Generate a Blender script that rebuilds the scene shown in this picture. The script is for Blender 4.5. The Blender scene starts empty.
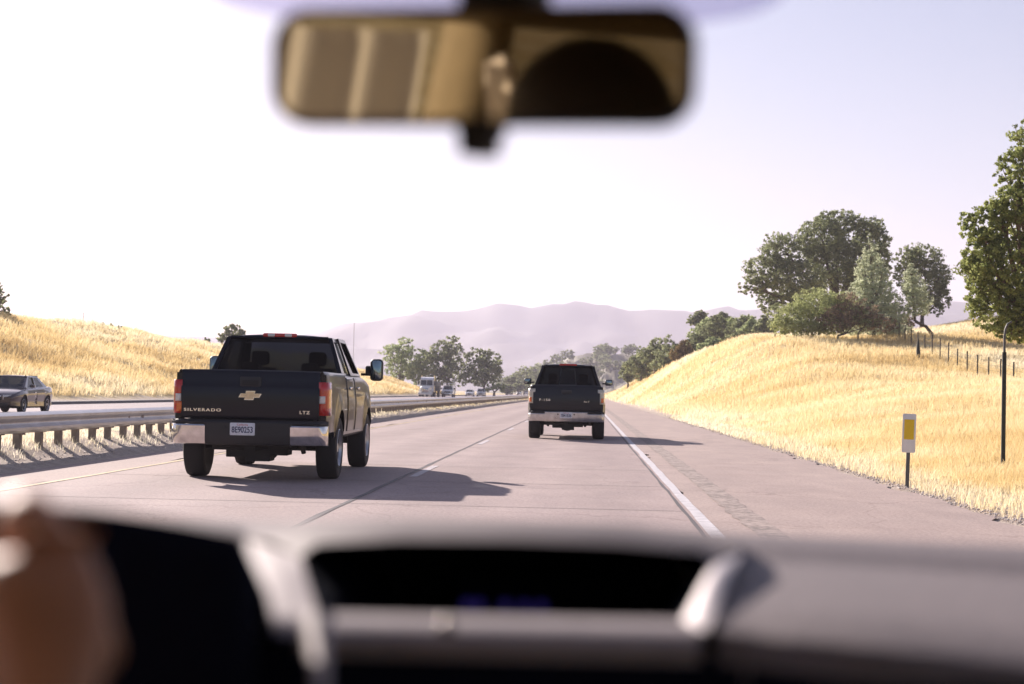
HAZE, SUN, SKY, EXPO, SKYTINT = 1.8e-4, 5.0, .05, 1.25, (.95,.885,.97,1)
import bpy, bmesh, math, random
import numpy as np
from mathutils import Vector, Matrix, Euler
random.seed(7); RNG = np.random.default_rng(11)
SC = bpy.context.scene; COL = SC.collection
PI = math.pi; rad = math.radians

# ------------------------------------------------------------------ camera
CAM_H = 1.22; FPX = 1680.0; VPX, VPY = 585.0, 393.0; ROLL = math.tan(rad(1.2))
def _cv(px, py): return Vector(((px-512)/FPX, (342-py)/FPX, -1)).normalized()
_Y = _cv(VPX, VPY); _v2 = _cv(VPX+200, VPY+200*ROLL)
_Z = _v2.cross(_Y).normalized()
if _Z.y < 0: _Z = -_Z
_X = _Y.cross(_Z).normalized()
RW = Matrix((_X, _Y, _Z))                     # camera -> world rotation
CAM = Vector((0, 0, CAM_H))
def at(px, py, Y):
    d = RW @ _cv(px, py); return CAM + d*(Y/d.y)
def proj(p):
    q = RW.transposed() @ (Vector(p)-CAM); return 512+FPX*q.x/-q.z, 342-FPX*q.y/-q.z
cam_d = bpy.data.cameras.new('camera'); cam = bpy.data.objects.new('camera', cam_d); COL.objects.link(cam)
cam.matrix_world = Matrix.Translation(CAM) @ RW.to_4x4()
cam_d.sensor_width = 36; cam_d.lens = FPX/1024*36; cam_d.clip_start = .05; cam_d.clip_end = 30000
cam_d.dof.use_dof = True; cam_d.dof.focus_distance = 27; cam_d.dof.aperture_fstop = 3.5
SC.camera = cam

# ------------------------------------------------------------------ materials
def mat(name, col, rough=.6, metal=0., var=.0, scale=3., bump=0., coat=0., spec=None, emit=None, coords='Object'):
    m = bpy.data.materials.new(name); m.use_nodes = True
    nt = m.node_tree; N = nt.nodes; L = nt.links; b = N['Principled BSDF']
    b.inputs['Base Color'].default_value = (*col, 1); b.inputs['Roughness'].default_value = rough
    b.inputs['Metallic'].default_value = metal; b.inputs['Coat Weight'].default_value = coat
    b.inputs['Coat Roughness'].default_value = .03
    if spec is not None: b.inputs['Specular IOR Level'].default_value = spec
    if emit: b.inputs['Emission Color'].default_value = (*emit[:3], 1); b.inputs['Emission Strength'].default_value = emit[3]
    if var or bump:
        tc = N.new('ShaderNodeTexCoord'); nz = N.new('ShaderNodeTexNoise')
        nz.inputs['Scale'].default_value = scale; nz.inputs['Detail'].default_value = 6
        L.new(tc.outputs[coords], nz.inputs['Vector'])
        if var:
            mr = N.new('ShaderNodeMapRange'); L.new(nz.outputs['Fac'], mr.inputs['Value'])
            mr.inputs['From Min'].default_value = .25; mr.inputs['From Max'].default_value = .75
            mr.inputs['To Min'].default_value = 1-var; mr.inputs['To Max'].default_value = 1+var
            mx = N.new('ShaderNodeMix'); mx.data_type = 'RGBA'; mx.blend_type = 'MULTIPLY'; mx.inputs['Factor'].default_value = 1
            mx.inputs['A'].default_value = (*col, 1); L.new(mr.outputs['Result'], mx.inputs['B']); L.new(mx.outputs['Result'], b.inputs['Base Color'])
            rr = N.new('ShaderNodeMapRange'); L.new(nz.outputs['Fac'], rr.inputs['Value'])
            rr.inputs['To Min'].default_value = max(.02, rough*(1-var)); rr.inputs['To Max'].default_value = min(1, rough*(1+var)); L.new(rr.outputs['Result'], b.inputs['Roughness'])
        if bump:
            bp = N.new('ShaderNodeBump'); bp.inputs['Strength'].default_value = bump; bp.inputs['Distance'].default_value = .02
            L.new(nz.outputs['Fac'], bp.inputs['Height']); L.new(bp.outputs['Normal'], b.inputs['Normal'])
    return m

def glass_mat(name, tint, gloss=.08, rough=.02, edge=.6):
    """thin pane: tinted see-through plus a Fresnel reflection"""
    m = bpy.data.materials.new(name); m.use_nodes = True; nt = m.node_tree; N = nt.nodes; L = nt.links
    N.remove(N['Principled BSDF']); out = N['Material Output']
    t = N.new('ShaderNodeBsdfTransparent'); t.inputs['Color'].default_value = (*tint, 1)
    g = N.new('ShaderNodeBsdfGlossy'); g.inputs['Roughness'].default_value = rough
    f = N.new('ShaderNodeLayerWeight'); f.inputs['Blend'].default_value = .5
    pw = N.new('ShaderNodeMath'); pw.operation = 'POWER'; pw.inputs[1].default_value = 5; L.new(f.outputs['Facing'], pw.inputs[0])
    mu = N.new('ShaderNodeMath'); mu.operation = 'MULTIPLY_ADD'; mu.inputs[1].default_value = edge; mu.inputs[2].default_value = gloss; mu.use_clamp = True
    L.new(pw.outputs[0], mu.inputs[0])
    mx = N.new('ShaderNodeMixShader'); L.new(mu.outputs[0], mx.inputs['Fac']); L.new(t.outputs[0], mx.inputs[1]); L.new(g.outputs[0], mx.inputs[2])
    L.new(mx.outputs[0], out.inputs['Surface']); return m

def leaf_mat(name, c0, c1, transl=.35):
    m = bpy.data.materials.new(name); m.use_nodes = True; nt = m.node_tree; N = nt.nodes; L = nt.links
    N.remove(N['Principled BSDF']); out = N['Material Output']
    a = N.new('ShaderNodeAttribute'); a.attribute_name = 'tone'
    r = N.new('ShaderNodeValToRGB'); r.color_ramp.elements[0].color = (*c0, 1); r.color_ramp.elements[1].color = (*c1, 1)
    L.new(a.outputs['Fac'], r.inputs['Fac'])
    d = N.new('ShaderNodeBsdfDiffuse'); t = N.new('ShaderNodeBsdfTranslucent'); mx = N.new('ShaderNodeMixShader'); mx.inputs['Fac'].default_value = transl
    L.new(r.outputs['Color'], d.inputs['Color']); L.new(r.outputs['Color'], t.inputs['Color'])
    L.new(d.outputs[0], mx.inputs[1]); L.new(t.outputs[0], mx.inputs[2]); L.new(mx.outputs[0], out.inputs['Surface']); return m

M = {}
M['black_paint'] = mat('black_paint', (.004,.005,.012), .3, coat=.38, spec=.15)
M['navy_paint'] = mat('navy_paint', (.004,.005,.010), .4, coat=.3, spec=.3)
M['maroon_paint'] = mat('maroon_paint', (.030,.011,.015), .2, coat=1.)
M['white_paint'] = mat('white_paint', (.78,.78,.77), .3, coat=.6, var=.05, scale=4)
M['silver_paint'] = mat('silver_paint', (.55,.56,.58), .3, metal=.6, coat=.8, var=.05, scale=4)
M['grey_paint'] = mat('grey_paint', (.22,.23,.25), .3, metal=.4, coat=.8, var=.05, scale=4)
M['red_paint'] = mat('red_paint', (.3,.02,.02), .3, coat=.8, var=.05, scale=4)
M['chrome'] = mat('chrome', (.8,.79,.77), .12, 1., var=.25, scale=8)
M['bumper_silver'] = mat('bumper_silver', (.62,.61,.6), .3, .9, var=.2, scale=8)
M['black_plastic'] = mat('black_plastic', (.018,.018,.02), .55, var=.2, scale=14)
M['rubber'] = mat('rubber', (.014,.014,.016), .8, var=.25, scale=12, bump=.2)
M['rim'] = mat('rim', (.45,.45,.46), .3, .9, var=.2, scale=8)
M['under'] = mat('under', (.012,.012,.013), .8, var=.5, scale=7)
M['lens_red'] = mat('lens_red', (.55,.02,.012), .2, coat=1., var=.15, scale=25)
M['lens_orange'] = mat('lens_orange', (.8,.16,.02), .2, coat=1., var=.15, scale=25)
M['lens_clear'] = mat('lens_clear', (.75,.72,.68), .18, coat=1., var=.15, scale=25)
M['lens_cream'] = mat('lens_cream', (.62,.58,.48), .22, coat=1., var=.2, scale=25)
M['gold'] = mat('gold', (.80,.62,.36), .35, .2, var=.15, scale=20)
M['plate'] = mat('plate', (.72,.74,.78), .5, var=.1, scale=10)
M['plate_ink'] = mat('plate_ink', (.02,.03,.1), .6)
M['plate_red'] = mat('plate_red', (.55,.06,.06), .6)
M['car_glass'] = glass_mat('car_glass', (.20,.22,.24), .10)
M['rear_glass'] = glass_mat('rear_glass', (.04,.045,.065), .012)
M['pale_glass'] = glass_mat('pale_glass', (.45,.5,.5), .12)
M['mirror_glass_dark'] = mat('mirror_glass_dark', (.25,.3,.3), .06, 1.)
M['seat_dark'] = mat('seat_dark', (.03,.03,.034), .9, var=.2, scale=9)
M['galv'] = mat('galv', (.52,.51,.52), .38, .75, var=.2, scale=2.5)
M['wood_post'] = mat('wood_post', (.30,.25,.21), .9, var=.35, scale=4, bump=.3)
M['steel_dark'] = mat('steel_dark', (.025,.03,.028), .6, .3, var=.3, scale=7)
M['steel_grey'] = mat('steel_grey', (.12,.12,.12), .6, .5, var=.3, scale=9)
M['steel_rust'] = mat('steel_rust', (.055,.045,.04), .8, .2, var=.4, scale=9)
M['sign_white'] = mat('sign_white', (.72,.71,.72), .5, var=.08, scale=8)
M['sign_yellow'] = mat('sign_yellow', (.75,.50,.01), .5, var=.08, scale=12)
M['bark'] = mat('bark', (.10,.075,.055), .95, var=.4, scale=5, bump=.6)
M['bark_pale'] = mat('bark_pale', (.19,.13,.085), .95, var=.4, scale=5, bump=.6)

# ------------------------------------------------------------------ mesh builder
class MB:
    def __init__(s): s.v = []; s.f = []
    def add(s, vs, fs):
        o = len(s.v); s.v += [tuple(v) for v in vs]; s.f += [tuple(i+o for i in f) for f in fs]; return s
    def box(s, x0, x1, y0, y1, z0, z1):
        return s.add([(x0,y0,z0),(x1,y0,z0),(x1,y1,z0),(x0,y1,z0),(x0,y0,z1),(x1,y0,z1),(x1,y1,z1),(x0,y1,z1)],
                     [(0,3,2,1),(4,5,6,7),(0,1,5,4),(1,2,6,5),(2,3,7,6),(3,0,4,7)])
    def loft(s, rings, closed=False, cap=False):
        n = len(rings[0]); vs = [p for r in rings for p in r]; fs = []
        for i in range(len(rings)-1):
            for j in range(n if closed else n-1):
                k = (j+1) % n; fs.append((i*n+j, i*n+k, (i+1)*n+k, (i+1)*n+j))
        if cap: fs.append(tuple(reversed(range(n)))); fs.append(tuple(range((len(rings)-1)*n, len(rings)*n)))
        return s.add(vs, fs)
    def tube(s, pts, rs, n=8, cap=True):
        pts = [Vector(p) for p in pts]
        if not hasattr(rs, '__len__'): rs = [rs]*len(pts)
        rings = []; ref = None
        for i, p in enumerate(pts):
            d = (pts[min(i+1, len(pts)-1)]-pts[max(i-1, 0)]).normalized()
            if ref is None or abs(ref.dot(d)) > .95: ref = Vector((0,0,1)) if abs(d.z) < .9 else Vector((1,0,0))
            a = d.cross(ref).normalized(); b = d.cross(a).normalized(); ref = -b if False else ref
            rings.append([p+(a*math.cos(2*PI*k/n)+b*math.sin(2*PI*k/n))*rs[i] for k in range(n)])
        return s.loft(rings, True, cap)
    def lathe_x(s, cx, cy, cz, prof, n=28):
        """profile of (x, r) turned about the x axis"""
        rings = [[(cx+x, cy+r*math.cos(2*PI*k/n), cz+r*math.sin(2*PI*k/n)) for k in range(n)] for x, r in prof]
        return s.loft(rings, True, True)
    def ball(s, c, rx, ry, rz, nu=12, nv=8):
        rings = []
        for i in range(nv+1):
            t = PI*(i/nv); rr = max(math.sin(t), 1e-3)
            rings.append([(c[0]+rx*rr*math.cos(2*PI*k/nu), c[1]+ry*rr*math.sin(2*PI*k/nu), c[2]-rz*math.cos(t)) for k in range(nu)])
        return s.loft(rings, True, True)
    def rbox(s, x0, x1, y0, y1, z0, z1, r=.02, n=4):
        """box with rounded corners in the x-z plane, run along y with eased ends"""
        def ring(y, q):
            pts = []
            xa, xb, za, zb = x0+q, x1-q, z0+q, z1-q
            rr = min(r, (xb-xa)/2, (zb-za)/2)
            for cx, cz, a0 in ((xb-rr, zb-rr, 0), (xa+rr, zb-rr, 90), (xa+rr, za+rr, 180), (xb-rr, za+rr, 270)):
                for k in range(n+1):
                    a = rad(a0+90*k/n); pts.append((cx+rr*math.cos(a), y, cz+rr*math.sin(a)))
            return pts
        e = min(r*.7, (y1-y0)*.3)
        return s.loft([ring(y0, e*.7), ring(y0+e*.35, e*.15), ring(y0+e, 0), ring(y1-e, 0), ring(y1-e*.35, e*.15), ring(y1, e*.7)], True, True)
    def prism_xz(s, poly, y0, y1):
        n = len(poly); return s.loft([[(x, y0, z) for x, z in poly], [(x, y1, z) for x, z in poly]], True, True)
    def build(s, name, material, parent=None, origin=(0,0,0), smooth=None, bevel=0, solid=0):
        me = bpy.data.meshes.new(name); o = Vector(origin)
        me.from_pydata([tuple(Vector(v)-o) for v in s.v], [], s.f)
        bm = bmesh.new(); bm.from_mesh(me); bmesh.ops.recalc_face_normals(bm, faces=bm.faces); bm.to_mesh(me); bm.free()
        if smooth is not None:
            me.polygons.foreach_set('use_smooth', [True]*len(me.polygons)); me.set_sharp_from_angle(angle=rad(smooth))
        me.materials.append(material); ob = bpy.data.objects.new(name, me); COL.objects.link(ob)
        if parent: ob.parent = parent
        else: ob.location = o
        if bevel:
            m = ob.modifiers.new('bevel', 'BEVEL'); m.width = bevel; m.segments = 2; m.limit_method = 'ANGLE'; m.angle_limit = rad(35)
        if solid:
            m = ob.modifiers.new('solid', 'SOLIDIFY'); m.thickness = solid; m.offset = -1
        return ob

def tag(o, label=None, cat=None, group=None, kind=None):
    if label: o['label'] = label
    if cat: o['category'] = cat
    if group: o['group'] = group
    if kind: o['kind'] = kind
    return o
def empty(name, loc, label, cat, group=None, rz=0):
    o = bpy.data.objects.new(name, None); COL.objects.link(o); o.location = loc; o.rotation_euler = (0,0,rz); o.empty_display_size = .2
    return tag(o, label, cat, group)
def np_mesh(name, V, F, material, parent=None, tone=None, smooth=False):
    """V (n,3); F (m,k) one face size"""
    me = bpy.data.meshes.new(name); k = F.shape[1]
    me.vertices.add(len(V)); me.vertices.foreach_set('co', V.astype(np.float32).ravel())
    me.loops.add(F.size); me.loops.foreach_set('vertex_index', F.astype(np.int32).ravel())
    me.polygons.add(len(F)); me.polygons.foreach_set('loop_start', np.arange(0, F.size, k, dtype=np.int32))
    if tone is not None:
        a = me.attributes.new('tone', 'FLOAT', 'FACE'); a.data.foreach_set('value', tone.astype(np.float32))
    me.update(calc_edges=True); me.validate()
    if smooth: me.polygons.foreach_set('use_smooth', [True]*len(me.polygons))
    me.materials.append(material); ob = bpy.data.objects.new(name, me); COL.objects.link(ob)
    if parent: ob.parent = parent
    return ob
def text(s, size, material, name, parent, loc, rot=(PI/2,0,0), depth=.002, sx=1.0, bold=.0, sp=1.0):
    c = bpy.data.curves.new(name, 'FONT'); c.body = s; c.size = size; c.extrude = depth; c.align_x = 'CENTER'; c.align_y = 'CENTER'; c.offset = bold; c.space_character = sp
    t = bpy.data.objects.new(name, c); COL.objects.link(t)
    dg = bpy.context.evaluated_depsgraph_get(); me = bpy.data.meshes.new_from_object(t.evaluated_get(dg))
    bpy.data.objects.remove(t); me.materials.clear(); me.materials.append(material)
    o = bpy.data.objects.new(name, me); COL.objects.link(o); o.parent = parent; o.location = loc; o.rotation_euler = rot; o.scale = (sx,1,1); return o

# ------------------------------------------------------------------ terrain
def sstep(t): t = np.clip(t, 0, 1); return t*t*(3-2*t)
PY = [(-300,.6),(0,.6),(30,.9),(60,1.7),(85,1.75),(95,2.1),(118,3.8),(145,6.3),(170,7.4),(350,7.0),(500,4.5),(650,2),(800,.3),(1200,0)]
def vnoise(x, y, s, seed):
    """cheap smooth value noise, numpy"""
    x = np.asarray(x, float)/s; y = np.asarray(y, float)/s
    xi = np.floor(x).astype(np.int64); yi = np.floor(y).astype(np.int64); fx = x-xi; fy = y-yi
    fx = fx*fx*(3-2*fx); fy = fy*fy*(3-2*fy)
    def h(a, b):
        n = (a*374761393+b*668265263+seed*1442695041) & 0x7fffffff
        n = ((n ^ (n >> 13))*1274126177) & 0x7fffffff
        return ((n ^ (n >> 16)) & 0xffff)/65535.
    return (h(xi,yi)*(1-fx)+h(xi+1,yi)*fx)*(1-fy)+(h(xi,yi+1)*(1-fx)+h(xi+1,yi+1)*fx)*fy
def Hz(X, Y):
    X = np.asarray(X, float); Y = np.asarray(Y, float)
    P = np.interp(Y, [a for a, b in PY], [b for a, b in PY])
    s = sstep((X-3.2)/14.5)
    r = P*np.where(X > 4.6, s-.0335*(1-np.clip((X-4.6)/2, 0, 1)), 0)
    far = sstep((Y-140)/50)*(1-sstep((Y-420)/250))
    r = r+np.clip(X-27, 0, 60)*.17*far
    bump = (vnoise(X,Y,7,1)-.5)*.55+(vnoise(X,Y,2.2,2)-.5)*.14
    r = r+np.where(X > 5.2, bump*np.clip((X-5.2)/4, 0, 1)*np.clip(P/3, .15, 1), 0)
    # left bank
    end = 1-sstep((Y-365)/75)
    hb = (7.9+(vnoise(X,Y,34,5)-.5)*1.3)*end
    tt = np.clip((-30.5-X)/31,0,1); l = hb*(.25*sstep(tt)+.75*(tt-.08*np.sin(2*PI*tt)*0))+np.where(X < -31, ((vnoise(X,Y,6,3)-.5)*.7+(vnoise(X,Y,2,4)-.5)*.2)*np.clip((-31-X)/4, 0, 1)*end, 0)
    l = l+-np.clip(-63-X, 0, 60)*.03*end
    # median between the carriageways
    md = .27*np.clip((-7.5-X)/1.15,0,1)*sstep((X+12.25)/1.2)+np.where((X < -8) & (X > -12),(vnoise(X,Y,1.3,6)-.5)*.07,0)
    base = np.where(X > 0, r, l)+md-.02
    return base
def ground_z(x, y): return float(Hz(x, y))

def geo_lines():
    xs = np.concatenate([np.linspace(-6000,-400,12), np.linspace(-360,-80,15), np.arange(-74,-66,2.), np.arange(-66,-28,.9), np.arange(-28,-13,2.5),
                         np.arange(-12.4,-7,.2), np.arange(-6.6,4.4,1.1), np.arange(4.4,32,.45), np.arange(32,80,2.), np.linspace(84,360,14), np.linspace(420,6000,12)])
    ys = np.concatenate([np.linspace(-400,-20,8), np.arange(-10,15,2.5), np.arange(15,180,.7), np.arange(180,460,3.), np.arange(470,1300,20.), np.linspace(1350,7000,14)])
    return xs, ys
xs, ys = geo_lines(); GX, GY = np.meshgrid(xs, ys); GZ = Hz(GX, GY)
V = np.stack([GX.ravel(), GY.ravel(), GZ.ravel()], 1); nx, ny = len(xs), len(ys)
i = np.arange(nx*ny).reshape(ny, nx); F = np.stack([i[:-1,:-1].ravel(), i[:-1,1:].ravel(), i[1:,1:].ravel(), i[1:,:-1].ravel()], 1)

def ramp(N, L, src, stops):
    r = N.new('ShaderNodeValToRGB'); e = r.color_ramp.elements
    e[0].position, e[0].color = stops[0][0], (*stops[0][1], 1); e[1].position, e[1].color = stops[-1][0], (*stops[-1][1], 1)
    for p, c in stops[1:-1]:
        q = e.new(p); q.color = (*c, 1)
    L.new(src, r.inputs['Fac']); return r
def noise(N, L, vec, scale, detail=5, rough=.55):
    n = N.new('ShaderNodeTexNoise'); n.inputs['Scale'].default_value = scale; n.inputs['Detail'].default_value = detail; n.inputs['Roughness'].default_value = rough
    if vec: L.new(vec, n.inputs['Vector'])
    return n
def mapping(N, L, vec, sc):
    mp = N.new('ShaderNodeMapping'); mp.inputs['Scale'].default_value = sc; L.new(vec, mp.inputs['Vector']); return mp.outputs['Vector']
def mth(N, L, op, a, b=None, clamp=False):
    m = N.new('ShaderNodeMath'); m.operation = op; m.use_clamp = clamp
    for k, q in enumerate((a, b)):
        if q is None: continue
        if isinstance(q, (int, float)): m.inputs[k].default_value = q
        else: L.new(q, m.inputs[k])
    return m.outputs[0]
def mixc(N, L, f, a, b, mode='MIX'):
    m = N.new('ShaderNodeMix'); m.data_type = 'RGBA'; m.blend_type = mode
    for nm, q in (('Factor', f), ('A', a), ('B', b)):
        if isinstance(q, (int, float)): m.inputs[nm].default_value = q
        elif isinstance(q, tuple): m.inputs[nm].default_value = (*q, 1)
        else: L.new(q, m.inputs[nm])
    return m.outputs['Result']

def ground_material():
    m = bpy.data.materials.new('dry_ground'); m.use_nodes = True; nt = m.node_tree; N = nt.nodes; L = nt.links; b = N['Principled BSDF']
    b.inputs['Roughness'].default_value = .95; b.inputs['Specular IOR Level'].default_value = .1
    g = N.new('ShaderNodeNewGeometry'); P = g.outputs['Position']; sx = N.new('ShaderNodeSeparateXYZ'); L.new(P, sx.inputs[0]); X = sx.outputs['X']
    n1 = noise(N, L, mapping(N, L, P, (1,1,1)), .35); n2 = noise(N, L, P, 3.5); n3 = noise(N, L, P, 18)
    grass = ramp(N, L, n1.outputs['Fac'], [(.3, (.60,.45,.21)), (.5, (.76,.61,.33)), (.7, (.82,.70,.45))]).outputs['Color']
    grass = mixc(N, L, .6, grass, ramp(N, L, n2.outputs['Fac'], [(.3, (.45,.42,.4)), (.7, (1,1,1))]).outputs['Color'], 'MULTIPLY')
    dirt = ramp(N, L, n2.outputs['Fac'], [(.3, (.50,.41,.34)), (.7, (.68,.59,.50))]).outputs['Color']
    dirt = mixc(N, L, .5, dirt, ramp(N, L, n3.outputs['Fac'], [(.35, (.6,.58,.56)), (.65, (1,1,1))]).outputs['Color'], 'MULTIPLY')
    wob = mth(N, L, 'MULTIPLY', mth(N, L, 'SUBTRACT', n1.outputs['Fac'], .5), 3.0)
    wx = mth(N, L, 'ADD', X, wob)
    fr = N.new('ShaderNodeMapRange'); L.new(wx, fr.inputs['Value']); fr.inputs['From Min'].default_value = 4.9; fr.inputs['From Max'].default_value = 6.2
    fl = N.new('ShaderNodeMapRange'); L.new(wx, fl.inputs['Value']); fl.inputs['From Min'].default_value = -31.2; fl.inputs['From Max'].default_value = -32.4
    fac = mth(N, L, 'ADD', fr.outputs[0], fl.outputs[0], True)
    md = N.new('ShaderNodeMapRange'); L.new(wx, md.inputs['Value']); md.inputs['From Min'].default_value = -8.6; md.inputs['From Max'].default_value = -9.6
    md2 = N.new('ShaderNodeMapRange'); L.new(wx, md2.inputs['Value']); md2.inputs['From Min'].default_value = -13; md2.inputs['From Max'].default_value = -12
    fac = mth(N, L, 'MAXIMUM', fac, mth(N, L, 'MULTIPLY', mth(N, L, 'MULTIPLY', md.outputs[0], md2.outputs[0]), .7))
    c = mixc(N, L, fac, dirt, grass)
    L.new(c, b.inputs['Base Color'])
    bp = N.new('ShaderNodeBump'); bp.inputs['Strength'].default_value = .7; bp.inputs['Distance'].default_value = .08; L.new(n3.outputs['Fac'], bp.inputs['Height']); L.new(bp.outputs['Normal'], b.inputs['Normal'])
    return m
ground = np_mesh('ground', V, F, ground_material(), smooth=True); tag(ground, kind='structure')

def strip(name, x0, x1, y0, y1, z, material, wob=0., ny=None, kind='structure'):
    ny = ny or max(2, int((y1-y0)/2)); Y = np.linspace(y0, y1, ny); w = RNG.normal(0, wob, (2, ny)) if wob else np.zeros((2, ny))
    V = np.concatenate([np.stack([np.full(ny, x0)+w[0], Y, np.full(ny, z)], 1), np.stack([np.full(ny, x1)+w[1], Y, np.full(ny, z)], 1)])
    k = np.arange(ny-1); F = np.stack([k, k+ny, k+ny+1, k+1], 1)
    return tag(np_mesh(name, V, F, material), kind=kind)

def road_material(name, base, streak=True, opp=False):
    m = bpy.data.materials.new(name); m.use_nodes = True; nt = m.node_tree; N = nt.nodes; L = nt.links; b = N['Principled BSDF']
    b.inputs['Specular IOR Level'].default_value = .25
    g = N.new('ShaderNodeNewGeometry'); P = g.outputs['Position']; sx = N.new('ShaderNodeSeparateXYZ'); L.new(P, sx.inputs[0])
    big = noise(N, L, mapping(N, L, P, (.5,.06,1)), 1.0, 4); mid = noise(N, L, mapping(N, L, P, (1,.35,1)), 1.7, 6); fine = noise(N, L, P, 26, 4, .75); tr = noise(N, L, mapping(N, L, P, (.05,.9,1)), 1.0, 3)
    c = mixc(N, L, 1., base, ramp(N, L, big.outputs['Fac'], [(.3, (.91,.90,.91)), (.7, (1.06,1.06,1.05))]).outputs['Color'], 'MULTIPLY')
    c = mixc(N, L, 1., c, ramp(N, L, mid.outputs['Fac'], [(.3, (.90,.90,.91)), (.7, (1.08,1.08,1.08))]).outputs['Color'], 'MULTIPLY')
    c = mixc(N, L, 1., c, ramp(N, L, fine.outputs['Fac'], [(.30, (.66,.65,.67)), (.5, (1,1,1)), (.70, (1.25,1.24,1.22))]).outputs['Color'], 'MULTIPLY')
    c = mixc(N, L, 1., c, ramp(N, L, tr.outputs['Fac'], [(.4, (.975,.97,.97)), (.6, (1.02,1.02,1.02))]).outputs['Color'], 'MULTIPLY')
    if streak:   # tyre paths polished darker, oil drip between them
        u = mth(N, L, 'MULTIPLY', mth(N, L, 'ADD', sx.outputs['X'], .6), 2*PI/1.83)
        cs = mth(N, L, 'MULTIPLY_ADD' if False else 'MULTIPLY', mth(N, L, 'COSINE', u), .045)
        c = mixc(N, L, 1., c, ramp(N, L, mth(N, L, 'ADD', cs, .5), [(.45, (.885,.88,.885)), (.55, (1.05,1.05,1.05))]).outputs['Color'], 'MULTIPLY')
    # fine cracks
    vo = N.new('ShaderNodeTexVoronoi'); vo.feature = 'DISTANCE_TO_EDGE'; vo.inputs['Scale'].default_value = .22
    wv = N.new('ShaderNodeVectorMath'); wv.operation = 'MULTIPLY_ADD'; L.new(mid.outputs['Color'], wv.inputs[0]); wv.inputs[1].default_value = (1.6,1.6,0); L.new(P, wv.inputs[2]); L.new(wv.outputs[0], vo.inputs['Vector'])
    cr = ramp(N, L, vo.outputs['Distance'], [(0, (.62,.6,.6)), (.006, (1,1,1))]).outputs['Color']
    c = mixc(N, L, .55, c, cr, 'MULTIPLY')
    L.new(c, b.inputs['Base Color'])
    rr = N.new('ShaderNodeMapRange'); L.new(mid.outputs['Fac'], rr.inputs['Value']); rr.inputs['To Min'].default_value = .75; rr.inputs['To Max'].default_value = .95; L.new(rr.outputs[0], b.inputs['Roughness'])
    bp = N.new('ShaderNodeBump'); bp.inputs['Strength'].default_value = .35; bp.inputs['Distance'].default_value = .006; L.new(fine.outputs['Fac'], bp.inputs['Height']); L.new(bp.outputs['Normal'], b.inputs['Normal'])
    return m
M['road'] = road_material('worn_road', (.405,.32,.298)); M['shoulder'] = road_material('shoulder_asphalt', (.43,.338,.30), False)
M['opp_road'] = road_material('opposite_road', (.36,.30,.305), False)
M['line_white'] = mat('line_white', (.60,.57,.58), .7, var=.25, scale=6, coords='Object'); M['line_yellow'] = mat('line_yellow', (.56,.43,.22), .7, var=.25, scale=6)
M['line_worn'] = mat('line_worn', (.52,.47,.48), .7, var=.35, scale=5); M['seam'] = mat('seam', (.07,.06,.065), .8, var=.5, scale=3); M['kerb'] = mat('kerb', (.10,.09,.09), .9, var=.4, scale=3)
YE = 1250
strip('road', -6.55, 1.16, -60, YE, .004, M['road'], 0, 60)
strip('road_shoulder', 1.16, 4.30, -60, YE, .0035, M['shoulder'], .07, 2200)
strip('road_shoulder', -7.72, -6.55, -60, YE, .0035, M['shoulder'], .05, 900)
strip('road', -28.6, -12.3, -60, YE, .004, M['opp_road'], .03, 400)
strip('road_markings', 1.11, 1.225, -60, YE, .009, M['line_white'], .006, 1200)
strip('road_markings', -6.49, -6.40, -60, YE, .009, M['line_yellow'], .006, 1200)
strip('road_markings', -12.75, -12.63, -60, YE, .009, M['line_yellow'], 0, 60)
strip('road_markings', -25.4, -25.28, -60, YE, .009, M['line_white'], 0, 60)
dm = MB()
for k in range(-2, 40):
    y0 = 23.3+14.63*k; ee = [(RNG.normal(0,.004),RNG.normal(0,.004)) for _ in range(12)]; yy = np.linspace(y0,y0+3.5,12)
    dm.loft([[(-2.42+a,y,.009),(-2.31+b,y,.009)] for (a,b),y in zip(ee,yy)])
    for xx in (-16.6,-20.9): dm.loft([[(xx,y,.009),(xx+.11,y,.009)] for y in (y0+4,y0+7.6)])
tag(dm.build('road_markings', M['line_worn']), kind='structure')
strip('road_seam', -2.53, -2.475, -60, YE, .0085, M['seam'], .005, 1500)
strip('road_seam', 1.04, 1.075, -60, YE, .0085, M['seam'], .005, 1500)
sj = MB()
for k in range(40):
    y = 13.1+4.57*k; ee = RNG.normal(0,.012,9); sj.loft([[(x,y+e,.0062),(x,y+e+.035+.012*abs(e)*40,.0062)] for x,e in zip(np.linspace(-6.38,1.03,9),ee)])
tag(sj.build('road_seam', mat('slab_joint', (.30,.24,.225), .9, var=.25, scale=2.)), kind='structure')
def rumble():
    m = bpy.data.materials.new('rumble_grooves'); m.use_nodes = True; nt = m.node_tree; N = nt.nodes; L = nt.links; b = N['Principled BSDF']; b.inputs['Roughness'].default_value = .9
    g = N.new('ShaderNodeNewGeometry'); P = g.outputs['Position']; n = noise(N, L, P, 9, 4, .7); n2 = noise(N, L, P, 1.2, 4)
    f = mth(N, L, 'ADD', n.outputs['Fac'], mth(N, L, 'MULTIPLY', n2.outputs['Fac'], .4))
    L.new(ramp(N, L, f, [(.58, (.15,.115,.105)), (.80, (.42,.33,.29))]).outputs['Color'], b.inputs['Base Color']); return m
strip('road_rumble_strip', 1.52, 1.80, -60, 500, .0085, rumble(), .015, 1500)
# asphalt dike along the far side of the opposite carriageway
dk = MB(); dk.loft([[(-28.3,y,.005),(-28.42,y,.16),(-28.7,y,.19),(-29.1,y,0)] for y in np.linspace(-60,480,40)]); tag(dk.build('kerb', M['kerb'], smooth=40), kind='structure')

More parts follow.
